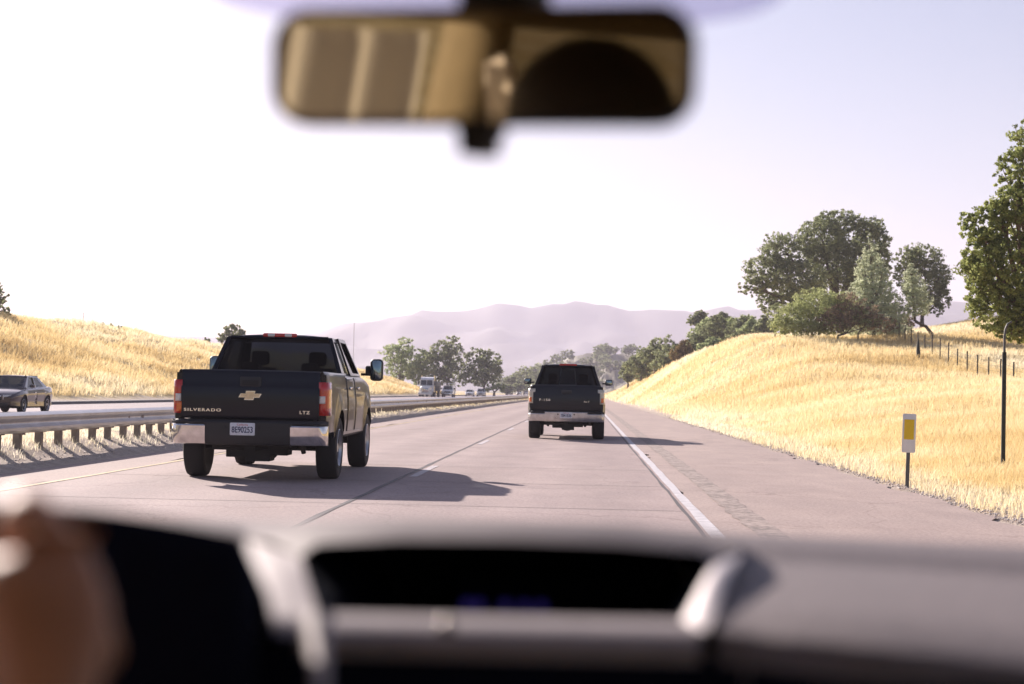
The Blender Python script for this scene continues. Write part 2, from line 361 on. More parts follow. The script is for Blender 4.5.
def hill_mesh(name, px_profile, Yr, depth_front, depth_back, m, zb=-6, rough=1., nx=260, nr=34, seed=3):
    """a range of hills: ridge heights read off the skyline, fluted slopes in front and behind"""
    pts = [at(px, py, Yr) for px, py in px_profile]; X = np.linspace(pts[0].x, pts[-1].x, nx)
    R = np.interp(X, [p.x for p in pts], [p.z for p in pts]); rows = []
    for t in np.linspace(-1, 1, nr):
        Y = Yr+(t*depth_front if t < 0 else t*depth_back); s = 1-abs(t); e = s**1.15
        sp = (X[-1]-X[0])/60
        fl = (vnoise(X+Y*.35, np.full(nx, Y), sp*1.6, seed)-.5)*2*.46+(vnoise(X, np.full(nx, Y), sp*.55, seed+1)-.5)*2*.2
        Z = zb+(R-zb)*np.clip(e*(1+fl*(1-s)*2*(s > 0)), 0, 1.0)
        Z = Z+(vnoise(X, np.full(nx, Y), sp*.25, seed+2)-.5)*(R-zb)*.035*rough
        rows.append(np.stack([X, np.full(nx, Y), Z], 1))
    V = np.concatenate(rows); i = np.arange(nx*nr).reshape(nr, nx)
    F = np.stack([i[:-1,:-1].ravel(), i[:-1,1:].ravel(), i[1:,1:].ravel(), i[1:,:-1].ravel()], 1)
    return tag(np_mesh(name, V, F, m, smooth=True), kind='structure')
M['mountain'] = mat('mountain', (.055,.05,.04), .95, var=.8, scale=.006)
M['hill_scrub'] = mat('hill_scrub', (.17,.15,.08), .95, var=.6, scale=.03)
prof = [(-900,352),(-500,345),(-200,350),(0,345),(100,339),(158,335),(230,337),(300,334),(324,330),(341,322),(378,317),(394,315),(423,308),(464,308),(484,305),(501,300.5),(530,307.5),(554,303),(583,299),(612,302),(632,309),(652,307),(694,311),(700,312),(711,305),(727,304.5),(741,308),(755,307),(775,303),(830,306),(905,302),(960,298),(1024,305),(1200,312),(1500,320),(1900,345)]
hill_mesh('mountains', prof, 5200, 1500, 1100, M['mountain'])
hprof = [(440,396),(505,390),(535,378),(552,366),(572,354),(600,350),(628,352),(655,352),(690,348),(730,345),(790,352),(850,372),(900,396)]
hill_mesh('hill', hprof, 1150, 260, 240, M['hill_scrub'], zb=-3, nx=160, nr=24, seed=9)
# ------------------------------------------------------------------ trees and plants
LM = {'oak': leaf_mat('oak_leaves', (.11,.135,.07), (.44,.48,.26), .55),
      'oak_near': leaf_mat('near_oak_leaves', (.08,.11,.04), (.50,.54,.20), .55),
      'bush': leaf_mat('bush_leaves', (.20,.24,.095), (.60,.64,.32), .55),
      'rust': leaf_mat('rusty_twigs', (.17,.13,.095), (.40,.31,.21), .4),
      'pine': leaf_mat('pine_needles', (.32,.36,.24), (.76,.80,.58), .55),
      'pale': leaf_mat('pale_leaves', (.20,.26,.12), (.56,.62,.33), .55),
      'brown': leaf_mat('brown_leaves', (.15,.115,.05), (.38,.29,.13))}
def leaf_cloud(lobes, n, leaf, per=22, crad=.42, shell=.5, flat=.0, seed=0):
    r = np.random.default_rng(seed); vol = np.array([(l[3]*l[4]*l[5])**(2/3) for l in lobes]); vol /= vol.sum()
    cs, tn, cr = [], [], []
    for l, w in zip(lobes, vol):
        k = max(4, int(n/per*w)); d = r.normal(size=(k,3)); d /= np.linalg.norm(d, axis=1)[:,None]
        rr = (shell**3+(1-shell**3)*r.random(k))**(1/3)*(1+r.normal(0,.07,k))
        cs.append(np.array(l[:3])+d*rr[:,None]*np.array(l[3:6])); tn.append(.5+r.normal(0,.16,k)); cr.append(np.full(k, crad*(l[3]*l[4]*l[5])**(1/3)*.42)*(.6+.8*r.random(k)))
    C = np.concatenate(cs); T = np.concatenate(tn); R = np.concatenate(cr); k = len(C)
    off = r.normal(size=(k,per,3)); off /= np.linalg.norm(off,axis=2)[...,None]; off *= (r.random((k,per,1))**.45)*R[:,None,None]; off[...,2] *= .72
    P = (C[:,None,:]+off).reshape(-1,3); T = np.repeat(T,per)+r.normal(0,.13,k*per); m = len(P)
    a = r.normal(size=(m,3)); a[:,2] -= flat; a /= np.linalg.norm(a,axis=1)[:,None]; b = r.normal(size=(m,3)); b -= a*(a*b).sum(1)[:,None]; b /= np.linalg.norm(b,axis=1)[:,None]
    s = leaf*(.4+1.0*r.random(m))[:,None]
    V = np.stack([P-a*s*.5, P+b*s*.27-a*s*.05, P+a*s*.5, P-b*s*.27+a*s*.05], 1).reshape(-1,3)
    F = np.arange(m*4).reshape(m,4); return V, F, np.clip(T,0,1), C
def make_tree(name, label, base, lobes, n, leaf, lm, group=None, trunk=.25, lean=(0,0), cat='tree', seed=1, bark='bark', per=22, crad=.42, shell=.5, limbs=True, flat=0., crown_name='crown', trunk_name='trunk', twigs=40):
    """lobes in world space"""
    root = empty(name, base, label, cat, group); B = Vector(base)
    loc = [(l[0]-B.x, l[1]-B.y, l[2]-B.z, l[3], l[4], l[5]) for l in lobes]
    V, F, T, C = leaf_cloud(loc, n, leaf, per, crad, shell, flat, seed)
    np_mesh(crown_name, V, F, LM[lm], root, T)
    rr = random.Random(seed); mb = MB(); cx = sum(l[0] for l in loc)/len(loc); cy = sum(l[1] for l in loc)/len(loc); cz = sum(l[2] for l in loc)/len(loc)
    zlow = min(l[2]-l[5] for l in loc); fork = Vector((lean[0]+cx*.35, lean[1]+cy*.35, max(zlow*.8, cz*.32, .3)))
    mb.tube([(0,0,-.25),(lean[0]*.25,lean[1]*.25,fork.z*.3),(lean[0]*.7,lean[1]*.7,fork.z*.7),fork], [trunk*1.25,trunk,trunk*.9,trunk*.82], 9)
    if limbs:
        for l in loc:
            c = Vector(l[:3]); mid = fork.lerp(c,.5)+Vector((rr.uniform(-.3,.3),rr.uniform(-.3,.3),rr.uniform(-.1,.5)))*min(l[3],1.5)*.5
            mb.tube([fork,mid,c], [trunk*.6,trunk*.36,trunk*.14], 7)
            near = [Vector(q) for q in C if (Vector(q)-c).length < max(l[3:6])*1.05]; rr.shuffle(near)
            for q in near[:max(3, twigs//len(loc))]:
                st = mid.lerp(c, rr.uniform(.2,1)); mb.tube([st, st.lerp(q,.55)+Vector((0,0,.12*l[5])), q], [trunk*.17,trunk*.10,trunk*.035], 5)
    mb.build(trunk_name, M[bark], root, smooth=50); return root
def lobe(px, py, Y, rx, rz, ry=None):
    """a foliage mass seen at a pixel, at distance Y, with radii in metres"""
    p = at(px, py, Y); return (p.x, p.y, p.z, rx, ry or (rx+rz)/2, rz)
def pxm(Y): return FPX/Y
def base_at(px, Y):
    x = (px-VPX)/FPX*Y
    for _ in range(3):
        z = ground_z(x, Y); x0 = proj((x, Y, z))[0]; x += (px-x0)/FPX*Y
    return (x, Y, ground_z(x, Y))

# the big oak with its neighbours on the right-hand rise
Yk = 205; k = pxm(Yk)
L = lambda px, py, rx, rz, dy=0, Y=Yk: lobe(px, py, Y+dy, rx/pxm(Y), rz/pxm(Y))
make_tree('oak_tree', 'broad dark oak, widest tree on the rise, spreading over the bushes', base_at(845,Yk+2),
    [L(768,272,26,17,-1), L(752,287,14,9,-2), L(786,252,26,20), L(800,280,30,20,-2), L(822,238,26,22,1), L(838,222,24,13,2), L(832,262,30,28,2), L(866,228,20,13,2), L(872,243,19,20,3), L(858,268,26,28,2), L(768,300,12,14,0), L(790,300,22,16,0), L(880,262,12,22,3)],
    78000, .28, 'oak', trunk=.6, seed=3, crad=.30, per=20, shell=.35)
Yp = 150
p0 = Vector(base_at(874,Yp)); hp = (p0.z and 0) or 0
zt = at(868,237,Yp).z
lb = []
for q in range(9):
    t = q/8; z = p0.z+1.0+(zt-p0.z-1.2)*t; r = (1-t)**.8*2.9+.22; px_ = 874-6*t
    lb.append((p0.x-(6*t)/pxm(Yp), Yp, z, r, r, .75))
    if q < 7:
        for s_ in (-1, 1): lb.append((p0.x-(6*t)/pxm(Yp)+s_*r*.55, Yp+random.uniform(-.8,.5), z-.2, r*.5, r*.5, .55))
make_tree('pine_tree', 'pale grey-green pine with a pointed top, in front of the broad oak', tuple(p0), lb, 34000, .17, 'pine', trunk=.2, seed=5, crad=.42, per=16, shell=.3)
Yb = 145
make_tree('bush', 'olive green spreading bush at the foot of the broad oak', base_at(812,Yb),
    [L(795,318,20,16,0,Yb), L(818,306,26,18,0,Yb), L(840,312,22,20,1,Yb), L(806,328,24,8,-1,Yb), L(782,325,12,11,0,Yb), L(830,325,22,10,-1,Yb)],
    38000, .14, 'bush', trunk=.12, seed=8, cat='bush', per=16, crad=.32, shell=.35, crown_name='foliage', trunk_name='stem')
make_tree('shrub', 'rust-brown dry shrub between the olive bush and the pine', base_at(838,Yb-2),
    [L(836,320,19,14,-2,Yb), L(850,310,20,17,-1,Yb), L(866,318,22,12,-1,Yb), L(884,325,16,7,0,Yb)],
    8000, .17, 'rust', trunk=.1, seed=9, cat='shrub', per=18, crad=.4, shell=.3, crown_name='foliage', trunk_name='stem')
make_tree('shrub', 'low green shrub growing below the pale pine', base_at(858,Yb-1),
    [L(858,316,12,9,-1,Yb), L(872,322,10,6,-1,Yb)], 2200, .17, 'pale', trunk=.07, seed=10, cat='shrub', per=16, crad=.4, shell=.3, crown_name='foliage', trunk_name='stem')
Yd = 192
make_tree('oak_tree', 'dark open-crowned young oak behind the small pale leaning pine', base_at(922,Yd),
    [L(908,258,14,13,0,Yd), L(924,256,19,12,0,Yd), L(940,276,12,16,0,Yd), L(925,284,22,22,1,Yd), L(942,297,10,13,0,Yd), L(936,308,9,8,0,Yd), L(905,275,12,14,1,Yd)],
    22000, .23, 'oak', trunk=.25, seed=12, per=16, crad=.34, shell=.45)
Ye = 149; pb = base_at(934.5,Ye); c0 = at(914,292,Ye)
make_tree('pine_tree', 'small pale pine on a leaning bare trunk beside the fence', pb,
    [L(912,276,9,8,0,Ye), L(914,287,13,10,0,Ye), L(916,299,17,10,0,Ye), L(914,310,16,7,0,Ye), L(911,268,4,5,0,Ye)], 9000, .16, 'pine', trunk=.16, lean=(c0.x-pb[0]+.8,0), seed=14, per=18, crad=.5, shell=.3)
# bushes along the foot of the trees, behind the fence
for j, (px, py, rx, rz, Y) in enumerate([(893,327,14,7,158),(908,322,8,8,160),(775,318,9,14,152)]):
    make_tree('shrub', ['brown twiggy undergrowth patch behind the far end of the fence', 'dull brown shrub under the dark young oak', 'grey-green shrub at the edge of the slope below the oak'][j], base_at(px,Y), [L(px,py,rx,rz,0,Y)], 1500, .17, ['rust','rust','oak'][j], trunk=.06, seed=20+j, cat='shrub', per=16, crad=.5, shell=.3, crown_name='foliage', trunk_name='stem')
# big near tree cut by the frame
Yr = 62; L2 = lambda px, py, rx, rz, dy=0: lobe(px, py, Yr+dy, rx/pxm(Yr), rz/pxm(Yr))
make_tree('oak_tree', 'tall bright green oak cut by the frame, leaves hanging low to the grass', base_at(1042,Yr+.5),
    [L2(984,226,26,18), L2(1000,212,26,14,.1), L2(1000,270,40,34), L2(1002,308,34,26), L2(985,252,22,24,-.3), L2(1030,318,28,26), L2(1040,230,40,44,.6), L2(1060,290,44,44,.5), L2(1017,172,22,24,.2), L2(1034,140,24,22,.4), L2(1070,180,44,50,.8), L2(1075,110,36,36,.8), L2(1016,205,26,22,-.2), L2(978,285,14,30,.2), L2(1110,250,44,60,1), L2(1012,330,20,12,-.2)],
    100000, .13, 'oak_near', trunk=.3, seed=31, per=20, crad=.30, shell=.42, bark='bark_pale', twigs=120)

# trees beyond the crest on the right
crest = [(641,362,15,17,300,'oak'),(628,371,8,11,330,'oak'),(655,352,15,16,290,'oak'),(668,356,14,22,280,'oak'),(683,352,11,13,255,'brown'),(697,345,14,18,270,'oak'),(705,330,16,14,300,'pale'),(716,328,14,15,285,'oak'),(728,330,14,15,290,'pale'),(740,328,13,13,275,'oak'),(752,328,12,12,270,'pale'),(764,326,10,13,265,'oak'),(700,318,11,9,330,'oak'),(722,319,10,8,330,'oak'),(747,321,9,7,320,'pale'),(676,370,12,10,290,'oak'),(712,346,14,10,262,'pale'),(738,340,14,9,250,'oak'),(650,374,12,10,320,'brown')]
names = ['rounded dark oak lowest on the slope, nearest the road among the trees past the crest','small faded tree by the road end of the trees past the crest','second rounded dark oak up from the road past the crest','tall grey-green tree left of the brown-leaved one past the crest','yellow-brown tree standing out among the green ones past the crest','dark tree just uphill of the yellow-brown tree past the crest','pale green tree with a tall top on the skyline past the crest']
for j, (px, py, rx, rz, Y, lm) in enumerate(crest):
    kk = pxm(Y); b = base_at(px,Y); zc = at(px,py,Y).z; zb = min(b[2], zc-rz/kk*1.1)
    rx *= 1.2; lb = [lobe(px,py,Y,rx*.62/kk,rz*.62/kk), lobe(px-rx*.45,py+rz*.25,Y-.5,rx*.55/kk,rz*.6/kk), lobe(px+rx*.45,py+rz*.2,Y+.5,rx*.55/kk,rz*.6/kk), lobe(px+rx*.1,py-rz*.45,Y+.3,rx*.5/kk,rz*.45/kk), lobe(px,py+rz*.6,Y,rx*.6/kk,rz*.45/kk)]
    lab = names[j] if j < len(names) else {'oak':'dark tree in the hazy belt past the grassy crest','pale':'pale green tree in the hazy belt past the grassy crest','brown':'dry brown tree low in the belt past the crest'}[lm]
    make_tree('distant_tree', lab, (b[0],Y,zb), lb, 3800, .44, lm, group='trees past the crest of the right-hand slope', trunk=.25, seed=50+j, per=16, crad=.5, shell=.4, twigs=8)
# trees beside the opposite carriageway
Yl = 385
for j, (lab, bx, lbs, lm, n, Yq) in enumerate([
    ('grey-green tree, first of the clump where the left embankment ends', 398, [(392,356,12,13),(404,348,12,11),(408,362,14,14),(398,372,13,12),(414,374,9,12)], 'pale', 6500, 395),
    ('lower bushy olive tree between the taller ones, behind the white lorry', 423, [(420,358,10,10),(428,365,12,12),(418,372,12,11),(430,378,12,9)], 'pale', 4500, 390),
    ('tall dark tree rising directly behind the white work truck', 448, [(442,352,13,11),(452,345,11,9),(456,360,14,14),(440,366,14,13),(450,376,18,11),(432,357,8,8)], 'oak', 8000, 385),
    ('round-topped dark tree at the road end of the clump, over the oncoming cars', 484, [(478,357,12,9),(490,360,12,10),(484,370,19,12),(474,376,14,11),(494,372,9,11)], 'oak', 7500, 380),
    ('small rounded shrub beside the road after the dark clump', 494, [(490,386,9,5),(500,387,7,4)], 'pale', 900, 372)]):
    kk = pxm(Yq); b = base_at(bx,Yq)
    make_tree('roadside_tree' if j < 4 else 'shrub', lab, (b[0],Yq,b[2]), [lobe(a,c,Yq+random.uniform(-1.5,1.5),d/kk,e/kk) for a,c,d,e in lbs], n, .55, lm, trunk=.3, seed=80+j, cat='tree' if j < 4 else 'shrub', per=14, crad=.38, shell=.3, twigs=14, group='clump by the opposite carriageway')
for j, (px, py, rx, rz, Y) in enumerate([(512,380,9,8,640),(524,374,12,13,680),(538,372,13,13,720),(550,376,10,12,740),(507,388,8,5,560),(560,382,11,9,760),(535,386,14,5,610),(518,387,9,5,590)]):
    kk = pxm(Y); b = base_at(px,Y)
    make_tree('distant_tree', 'faded roadside tree at the far end of the highway', (b[0],Y,0), [lobe(px,py,Y,rx*.7/kk,rz*.7/kk), lobe(px-rx*.4,py+rz*.3,Y,rx*.55/kk,rz*.6/kk), lobe(px+rx*.4,py+rz*.2,Y,rx*.55/kk,rz*.65/kk)], 1300, .9, 'oak', group='faded trees at the far end of the highway', trunk=.3, seed=110+j, per=14, crad=.5, shell=.4, twigs=6)
# oaks dotted over the far hill: one mesh, many copies
dg_ = bpy.context.evaluated_depsgraph_get()
bvh_hill = None
from mathutils.bvhtree import BVHTree
ho = bpy.data.objects['hill']; bvh_hill = BVHTree.FromPolygons([v.co.copy() for v in ho.data.vertices], [tuple(p.vertices) for p in ho.data.polygons])
proto = None; rr = random.Random(4); cnt = 0
for j in range(900):
    if cnt >= 190: break
    x = rr.uniform(-85, 190); y = rr.uniform(900, 1180); h = bvh_hill.ray_cast(Vector((x,y,300)), Vector((0,0,-1)))
    if h[0] is None or h[0].z < 1: continue
    if vnoise(x, y, 38, 21) < .34: continue
    cnt += 1
    if proto is None:
        proto = make_tree('hillside_oak', 'hazy round oak dotted over the far low hill', tuple(h[0]), [(h[0].x,h[0].y,h[0].z+4.2,3.6,3.6,2.8),(h[0].x+2.2,h[0].y,h[0].z+3.4,2.6,2.6,2.2),(h[0].x-2,h[0].y+1,h[0].z+3.4,2.8,2.8,2.2)], 700, 1.3, 'oak', group='oaks on the far low hill', trunk=.3, seed=140, per=12, crad=.5, shell=.4, limbs=False)
        continue
    c = proto.copy(); COL.objects.link(c); c.location = h[0]; c.rotation_euler.z = rr.uniform(0,6.3); s = rr.uniform(.6,1.35); c.scale = (s,s,s*rr.uniform(.85,1.1))
    for ch in proto.children:
        d = ch.copy(); COL.objects.link(d); d.parent = c
# left skyline: trees and bushes along the bank top
def left_plant(name, lab, px, Y, lbs, n, leaf, lm, cat='tree', seed=0, trunk=.2, crown='crown', tr='trunk'):
    b = base_at(px, Y); kk = pxm(Y)
    make_tree(name, lab, b, [lobe(a,c,Y,d/kk,e/kk) for a,c,d,e in lbs], n, leaf, lm, trunk=trunk, seed=seed, cat=cat, per=16, crad=.45, shell=.4, twigs=16, crown_name=crown, trunk_name=tr)
left_plant('oak_tree', 'dark bush-like tree on the bank top, cut by the frame edge', -2, 172, [(-6,300,12,11),(3,311,9,6),(-14,290,16,16),(4,296,6,4)], 2600, .3, 'oak', seed=160)
left_plant('oak_tree', 'lone round tree on the bank skyline behind the lifted pickup', 232, 285, [(224,336,7,8),(234,330,10,6),(240,336,9,8),(229,342,10,8)], 2200, .5, 'oak', seed=161)
left_plant('shrub', 'small round shrub on the bank skyline beside the lone tree', 207, 280, [(207,341,3.4,3.6)], 500, .35, 'oak', cat='shrub', seed=162, trunk=.06, crown='foliage', tr='stem')
for j, px in enumerate((93,101,109,117)):
    pyb = proj(base_at(px,214))[1]
    left_plant('shrub', 'low green scrub clump on the bare bank skyline', px, 214, [(px,pyb-2,4.5,3.2),(px+3,pyb-4,2.5,3)], 420, .25, 'pale', cat='shrub', seed=165+j, trunk=.05, crown='foliage', tr='stem')
    tag(bpy.context.scene.objects[-1] if False else [o for o in COL.objects if o.name.startswith('shrub') and o.parent is None][-1], group='scrub clumps on the bank skyline')

bp_ = base_at(1003,29.0)
# ------------------------------------------------------------------ dry grass
def grass_mat():
    m = bpy.data.materials.new('dry_grass'); m.use_nodes = True; nt = m.node_tree; N = nt.nodes; L = nt.links
    N.remove(N['Principled BSDF']); out = N['Material Output']; a = N.new('ShaderNodeAttribute'); a.attribute_name = 'tone'
    r = ramp(N, L, a.outputs['Fac'], [(0, (.50,.36,.17)), (.25, (.76,.59,.29)), (.55, (.87,.75,.47)), (1, (.91,.85,.66))])
    d = N.new('ShaderNodeBsdfDiffuse'); t = N.new('ShaderNodeBsdfTranslucent'); mx = N.new('ShaderNodeMixShader'); mx.inputs['Fac'].default_value = .5
    L.new(r.outputs['Color'], d.inputs['Color']); L.new(r.outputs['Color'], t.inputs['Color']); L.new(d.outputs[0], mx.inputs[1]); L.new(t.outputs[0], mx.inputs[2]); L.new(mx.outputs[0], out.inputs['Surface']); return m
GM = grass_mat()
def grass(name, X, Y, hgt, wid, seed, tone0=.5, tsc=3.0):
    r = np.random.default_rng(seed); n = len(X); Z = Hz(X, Y); h = hgt*(.45+.7*r.random(n))*(.62+.75*vnoise(X,Y*.6,6,44))
    a = r.random(n)*2*PI; ln = (.15+.5*r.random(n))*h; dx, dy = np.cos(a)*ln+.10*h, np.sin(a)*ln; b = r.random(n)*2*PI; wx, wy = np.cos(b)*wid*.5, np.sin(b)*wid*.5
    p0 = np.stack([X-wx,Y-wy,Z-.03],1); p1 = np.stack([X+wx,Y+wy,Z-.03],1); p2 = np.stack([X+dx*.4+wx*.8,Y+dy*.4+wy*.8,Z+h*.6],1); p3 = np.stack([X+dx*.4-wx*.8,Y+dy*.4-wy*.8,Z+h*.6],1)
    q2 = np.stack([X+dx+wx*.3,Y+dy+wy*.3,Z+h],1); q3 = np.stack([X+dx-wx*.3,Y+dy-wy*.3,Z+h],1)
    V = np.stack([p0,p1,p2,p3,q2,q3],1).reshape(-1,3); i = np.arange(n)[:,None]*6
    F = np.concatenate([i+np.array([[0,1,2,3]]), i+np.array([[3,2,4,5]])],1).reshape(-1,4)
    T = tone0+(vnoise(X,Y,tsc,31)-.5)*.45+(vnoise(X,Y*.45,11,32)-.5)*.75+r.normal(0,.09,n)+np.clip((7.5-np.abs(X))/6,0,.16)
    return tag(np_mesh(name, V, F, GM, None, np.repeat(np.clip(T,0,1),2)), kind='stuff')
def tufts(n, ysmp, xsmp, per, spread, seed):
    r = np.random.default_rng(seed); Yc = ysmp(r, n); Xc = xsmp(r, Yc); Xs = np.repeat(Xc,per)+r.normal(0,spread,n*per); Ys = np.repeat(Yc,per)+r.normal(0,spread,n*per); return Xs, Ys
def ylog(a, b): return lambda r, n: a*(b/a)**r.random(n)
X, Y = tufts(27000, ylog(17,75), lambda r, y: 5.35+(r.random(len(y))**.9)*(np.minimum(.36*y+3, 26)-5.3+2), 14, .11, 1)
X = np.where(X < 5.0+.6*vnoise(X,Y,1.5,8), X+.7, X); pq = np.hypot(X-bp_[0],Y-bp_[1]+.7) > .75; X, Y = X[pq], Y[pq]
grass('dry_grass', X, Y, .32*(1-.68*np.clip((9.2-X)/4.0,0,1)), np.maximum(.0055, Y*.00021), 2, .52)
X, Y = tufts(22000, ylog(70,185), lambda r, y: 5.3+r.random(len(y))*(np.minimum(.33*y+6, 50)-5), 8, .22, 3)
grass('dry_grass', X, Y, .40, Y*.00026, 4, .52, 5)
X, Y = tufts(7000, ylog(180,600), lambda r, y: 5.3+r.random(len(y))*16, 6, .4, 5)
grass('dry_grass', X, Y, .55, Y*.00035, 6, .5, 8)
X, Y = tufts(20000, ylog(58,440), lambda r, y: -32.6-(r.random(len(y))**1.1)*32, 8, .28, 7)
grass('dry_grass', X, Y, .62*(1-.6*sstep((Y-365)/75)), np.maximum(.02,Y*.00036), 8, .50, 5)
X, Y = tufts(3400, ylog(16,300), lambda r, y: -8.15-np.abs(r.normal(0,1.5,len(y))), 8, .12, 9); kk_ = X > -12.1
grass('dry_grass', X[kk_], Y[kk_], .075, np.maximum(.009,Y[kk_]*.0003), 10, .85, 2)
X, Y = tufts(1400, ylog(18,90), lambda r, y: 4.5+.9*r.random(len(y)), 7, .06, 11)
grass('dry_grass', X, Y, .14, np.maximum(.008,Y*.0003), 12, .7, 2)

# ------------------------------------------------------------------ guard rail
gr = empty('guardrail', (-8.5,15,0), 'galvanised corrugated guardrail on stub posts along the dusty median', 'guardrail')
pr = [(-.02,.44),(.02,.455),(.085,.49),(.085,.53),(.02,.575),(.015,.60),(.02,.625),(.085,.67),(.085,.71),(.02,.745),(-.02,.76)]
mb = MB(); yy = np.concatenate([np.arange(0,120,1.9), np.arange(120,560,8)])
mb.loft([[(x+.09,y,z) for x, z in pr] for y in yy]); mb.loft([[(x+.083,y,z) for x, z in pr] for y in yy])
mb.build('rail', M['galv'], gr, smooth=50)
pp = MB().box(-.055,.045,-.07,.07,-.3,.70).box(.045,.10,-.06,.06,.43,.72); p0 = pp.build('post', M['wood_post'], gr, bevel=.006); p0.location = (0,.45,0)
for q in range(1,100):
    c = p0.copy(); COL.objects.link(c); c.parent = gr; c.location = (random.uniform(-.012,.012), .45+.9525*q, random.uniform(-.02,.01)); c.rotation_euler = (random.uniform(-.02,.02),random.uniform(-.02,.02),random.uniform(-.05,.05))
far = MB()
for q in range(100,480): y = .45+.9525*q; far.box(-.055,.09,y-.075,y+.075,-.2,.71)
tag(far.build('post', M['wood_post'], gr), kind='stuff')

# ------------------------------------------------------------------ fence on the right-hand rise
f0 = Vector((23.9,95)); f1 = Vector((27.0,149)); nP = 15
fpts = []
for q in range(-3,nP):
    p = f0.lerp(f1, q/(nP-1)); fpts.append((p.x, p.y, ground_z(p.x,p.y)))
fe = empty('wire_fence', fpts[0], 'thin wire fence on steel stakes climbing the golden rise', 'fence'); O = Vector(fpts[0])
for q, p in enumerate(fpts):
    mb = MB(); x, y, z = Vector(p)-O; t = random.uniform(-.03,.03)
    mb.box(x-.040,x+.040,y-.02,y+.02,z-.2,z+1.45+random.uniform(-.06,.06)); mb.box(x-.008,x+.008,y-.045,y+.02,z-.2,z+1.4)
    mb.build('post', M['steel_rust'], fe)
mb = MB()
for h in (.35,.65,.95,1.18): mb.tube([Vector(p)-O+Vector((0,-.03,h+random.uniform(-.03,.02))) for p in fpts], .006, 4)
mb.build('wire', M['steel_rust'], fe)
sp = base_at(918,122.5); sh = empty('sapling_guard', sp, 'dark narrow tapered sapling guard standing in the wire fence line', 'sapling')
mb = MB(); mb.tube([(0,0,-.1),(.01,0,.5),(0,.01,1.0),(-.01,0,1.5)], [.13,.15,.10,.015], 8); mb.build('foliage', M['steel_dark'], sh, smooth=60); mb = MB(); mb.tube([(.08,0,-.2),(.08,0,.9)], .02, 6); mb.build('stake', M['steel_rust'], sh)

# loose stones along the pavement edges
ns = 5200; r_ = np.random.default_rng(77); Yg = 15*(90/15)**r_.random(ns); side = r_.random(ns) < .6; Xg = np.where(side, 4.32+np.abs(r_.normal(0,.30,ns)), -7.68-np.abs(r_.normal(0,.40,ns))); Zg = np.maximum(Hz(Xg,Yg),0.0)+.004
sz = .005+.020*r_.random(ns)**2.5; oc = np.array([[1,0,0],[-1,0,0],[0,1,0],[0,-1,0],[0,0,.7],[0,0,-.7]]); tri = np.array([[0,2,4],[2,1,4],[1,3,4],[3,0,4],[2,0,5],[1,2,5],[3,1,5],[0,3,5]])
Vg = (np.stack([Xg,Yg,Zg],1)[:,None,:]+oc[None]*sz[:,None,None]*(.6+.8*r_.random((ns,6,1)))).reshape(-1,3); Fg = (np.arange(ns)[:,None,None]*6+tri[None]).reshape(-1,3)
tag(np_mesh('gravel', Vg, Fg, mat('gravel_stone', (.62,.54,.48), .9, var=.35, scale=2.)), kind='stuff')
# roadside marker, tall bent pipe
mk = empty('roadside_marker', base_at(907,23.8), 'white roadside marker with a yellow reflector on a grey steel post', 'marker')
mb = MB().box(-.022,.022,-.006,.006,-.3,1.0).box(-.026,-.018,-.006,.022,-.3,1.0).box(.018,.026,-.006,.022,-.3,1.0); mb.build('post', M['steel_grey'], mk)
zz = MB().rbox(-.093,.093,-.012,-.007,.50,1.045,.02); zz.build('panel', M['sign_white'], mk, smooth=40)
zz = MB().box(-.068,.068,-.0145,-.0125,.685,.965); zz.build('reflector', M['sign_yellow'], mk)
mk.rotation_euler = (0,rad(1.2),rad(-6))
pl = empty('pipe_post', bp_, 'tall dark pipe post with a bent grey tip in the roadside grass', 'post')
mb = MB(); mb.tube([(0,0,-.2),(0,0,1.95)], .037, 10); mb.build('pipe', M['steel_dark'], pl, smooth=50)
mb = MB(); mb.tube([(0,0,1.95),(0,0,2.22),(.015,0,2.34),(.05,0,2.43),(.12,0,2.47)], [.022,.022,.021,.020,.018], 8); mb.build('bent_tip', M['steel_grey'], pl, smooth=50)
# thin mast on the left skyline
ms = base_at(83,206); mb = MB(); mb.tube([Vector(ms)+Vector((0,0,-.3)),Vector(ms)+Vector((0,0,1.6))], .035, 6); tag(mb.build('utility_pole', M['steel_rust'], None, ms), 'thin bare pole standing alone on the bank skyline', 'pole')
# dirt track on the plateau
tk = MB(); tk.loft([[(x-w,y,ground_z(x-w,y)+.06),(x,y,ground_z(x,y)+.08),(x+w,y,ground_z(x+w,y)+.06)] for x,y,w in [(41+10*math.sin(t*2.2),165+t*95,1.6) for t in np.linspace(0,1,60)]])
tag(tk.build('path', mat('track_dirt', (.62,.56,.52), .95, var=.12, scale=.8), smooth=60), kind='structure')
# ------------------------------------------------------------------ vehicles (local frame: y = 0 at the tail, +y forward, x right, z up)
def bil(q, u, v):
    a, b, c, d = [Vector(p) for p in q]; return a*(1-u)*(1-v)+b*u*(1-v)+c*u*v+d*(1-u)*v
def frame_panel(mb, q, holes, bow=0., n=None):
    """quad with rectangular openings; bow pushes the middle outwards"""
    us = sorted({0.,1.,*[h[0] for h in holes],*[h[2] for h in holes]}); vs = sorted({0.,1.,*[h[1] for h in holes],*[h[3] for h in holes]})
    for i in range(len(us)-1):
        for j in range(len(vs)-1):
            uc, vc = (us[i]+us[i+1])/2, (vs[j]+vs[j+1])/2
            if any(h[0] < uc < h[2] and h[1] < vc < h[3] for h in holes): continue
            mb.add([bil(q,us[i],vs[j]),bil(q,us[i+1],vs[j]),bil(q,us[i+1],vs[j+1]),bil(q,us[i],vs[j+1])],[(0,1,2,3)])
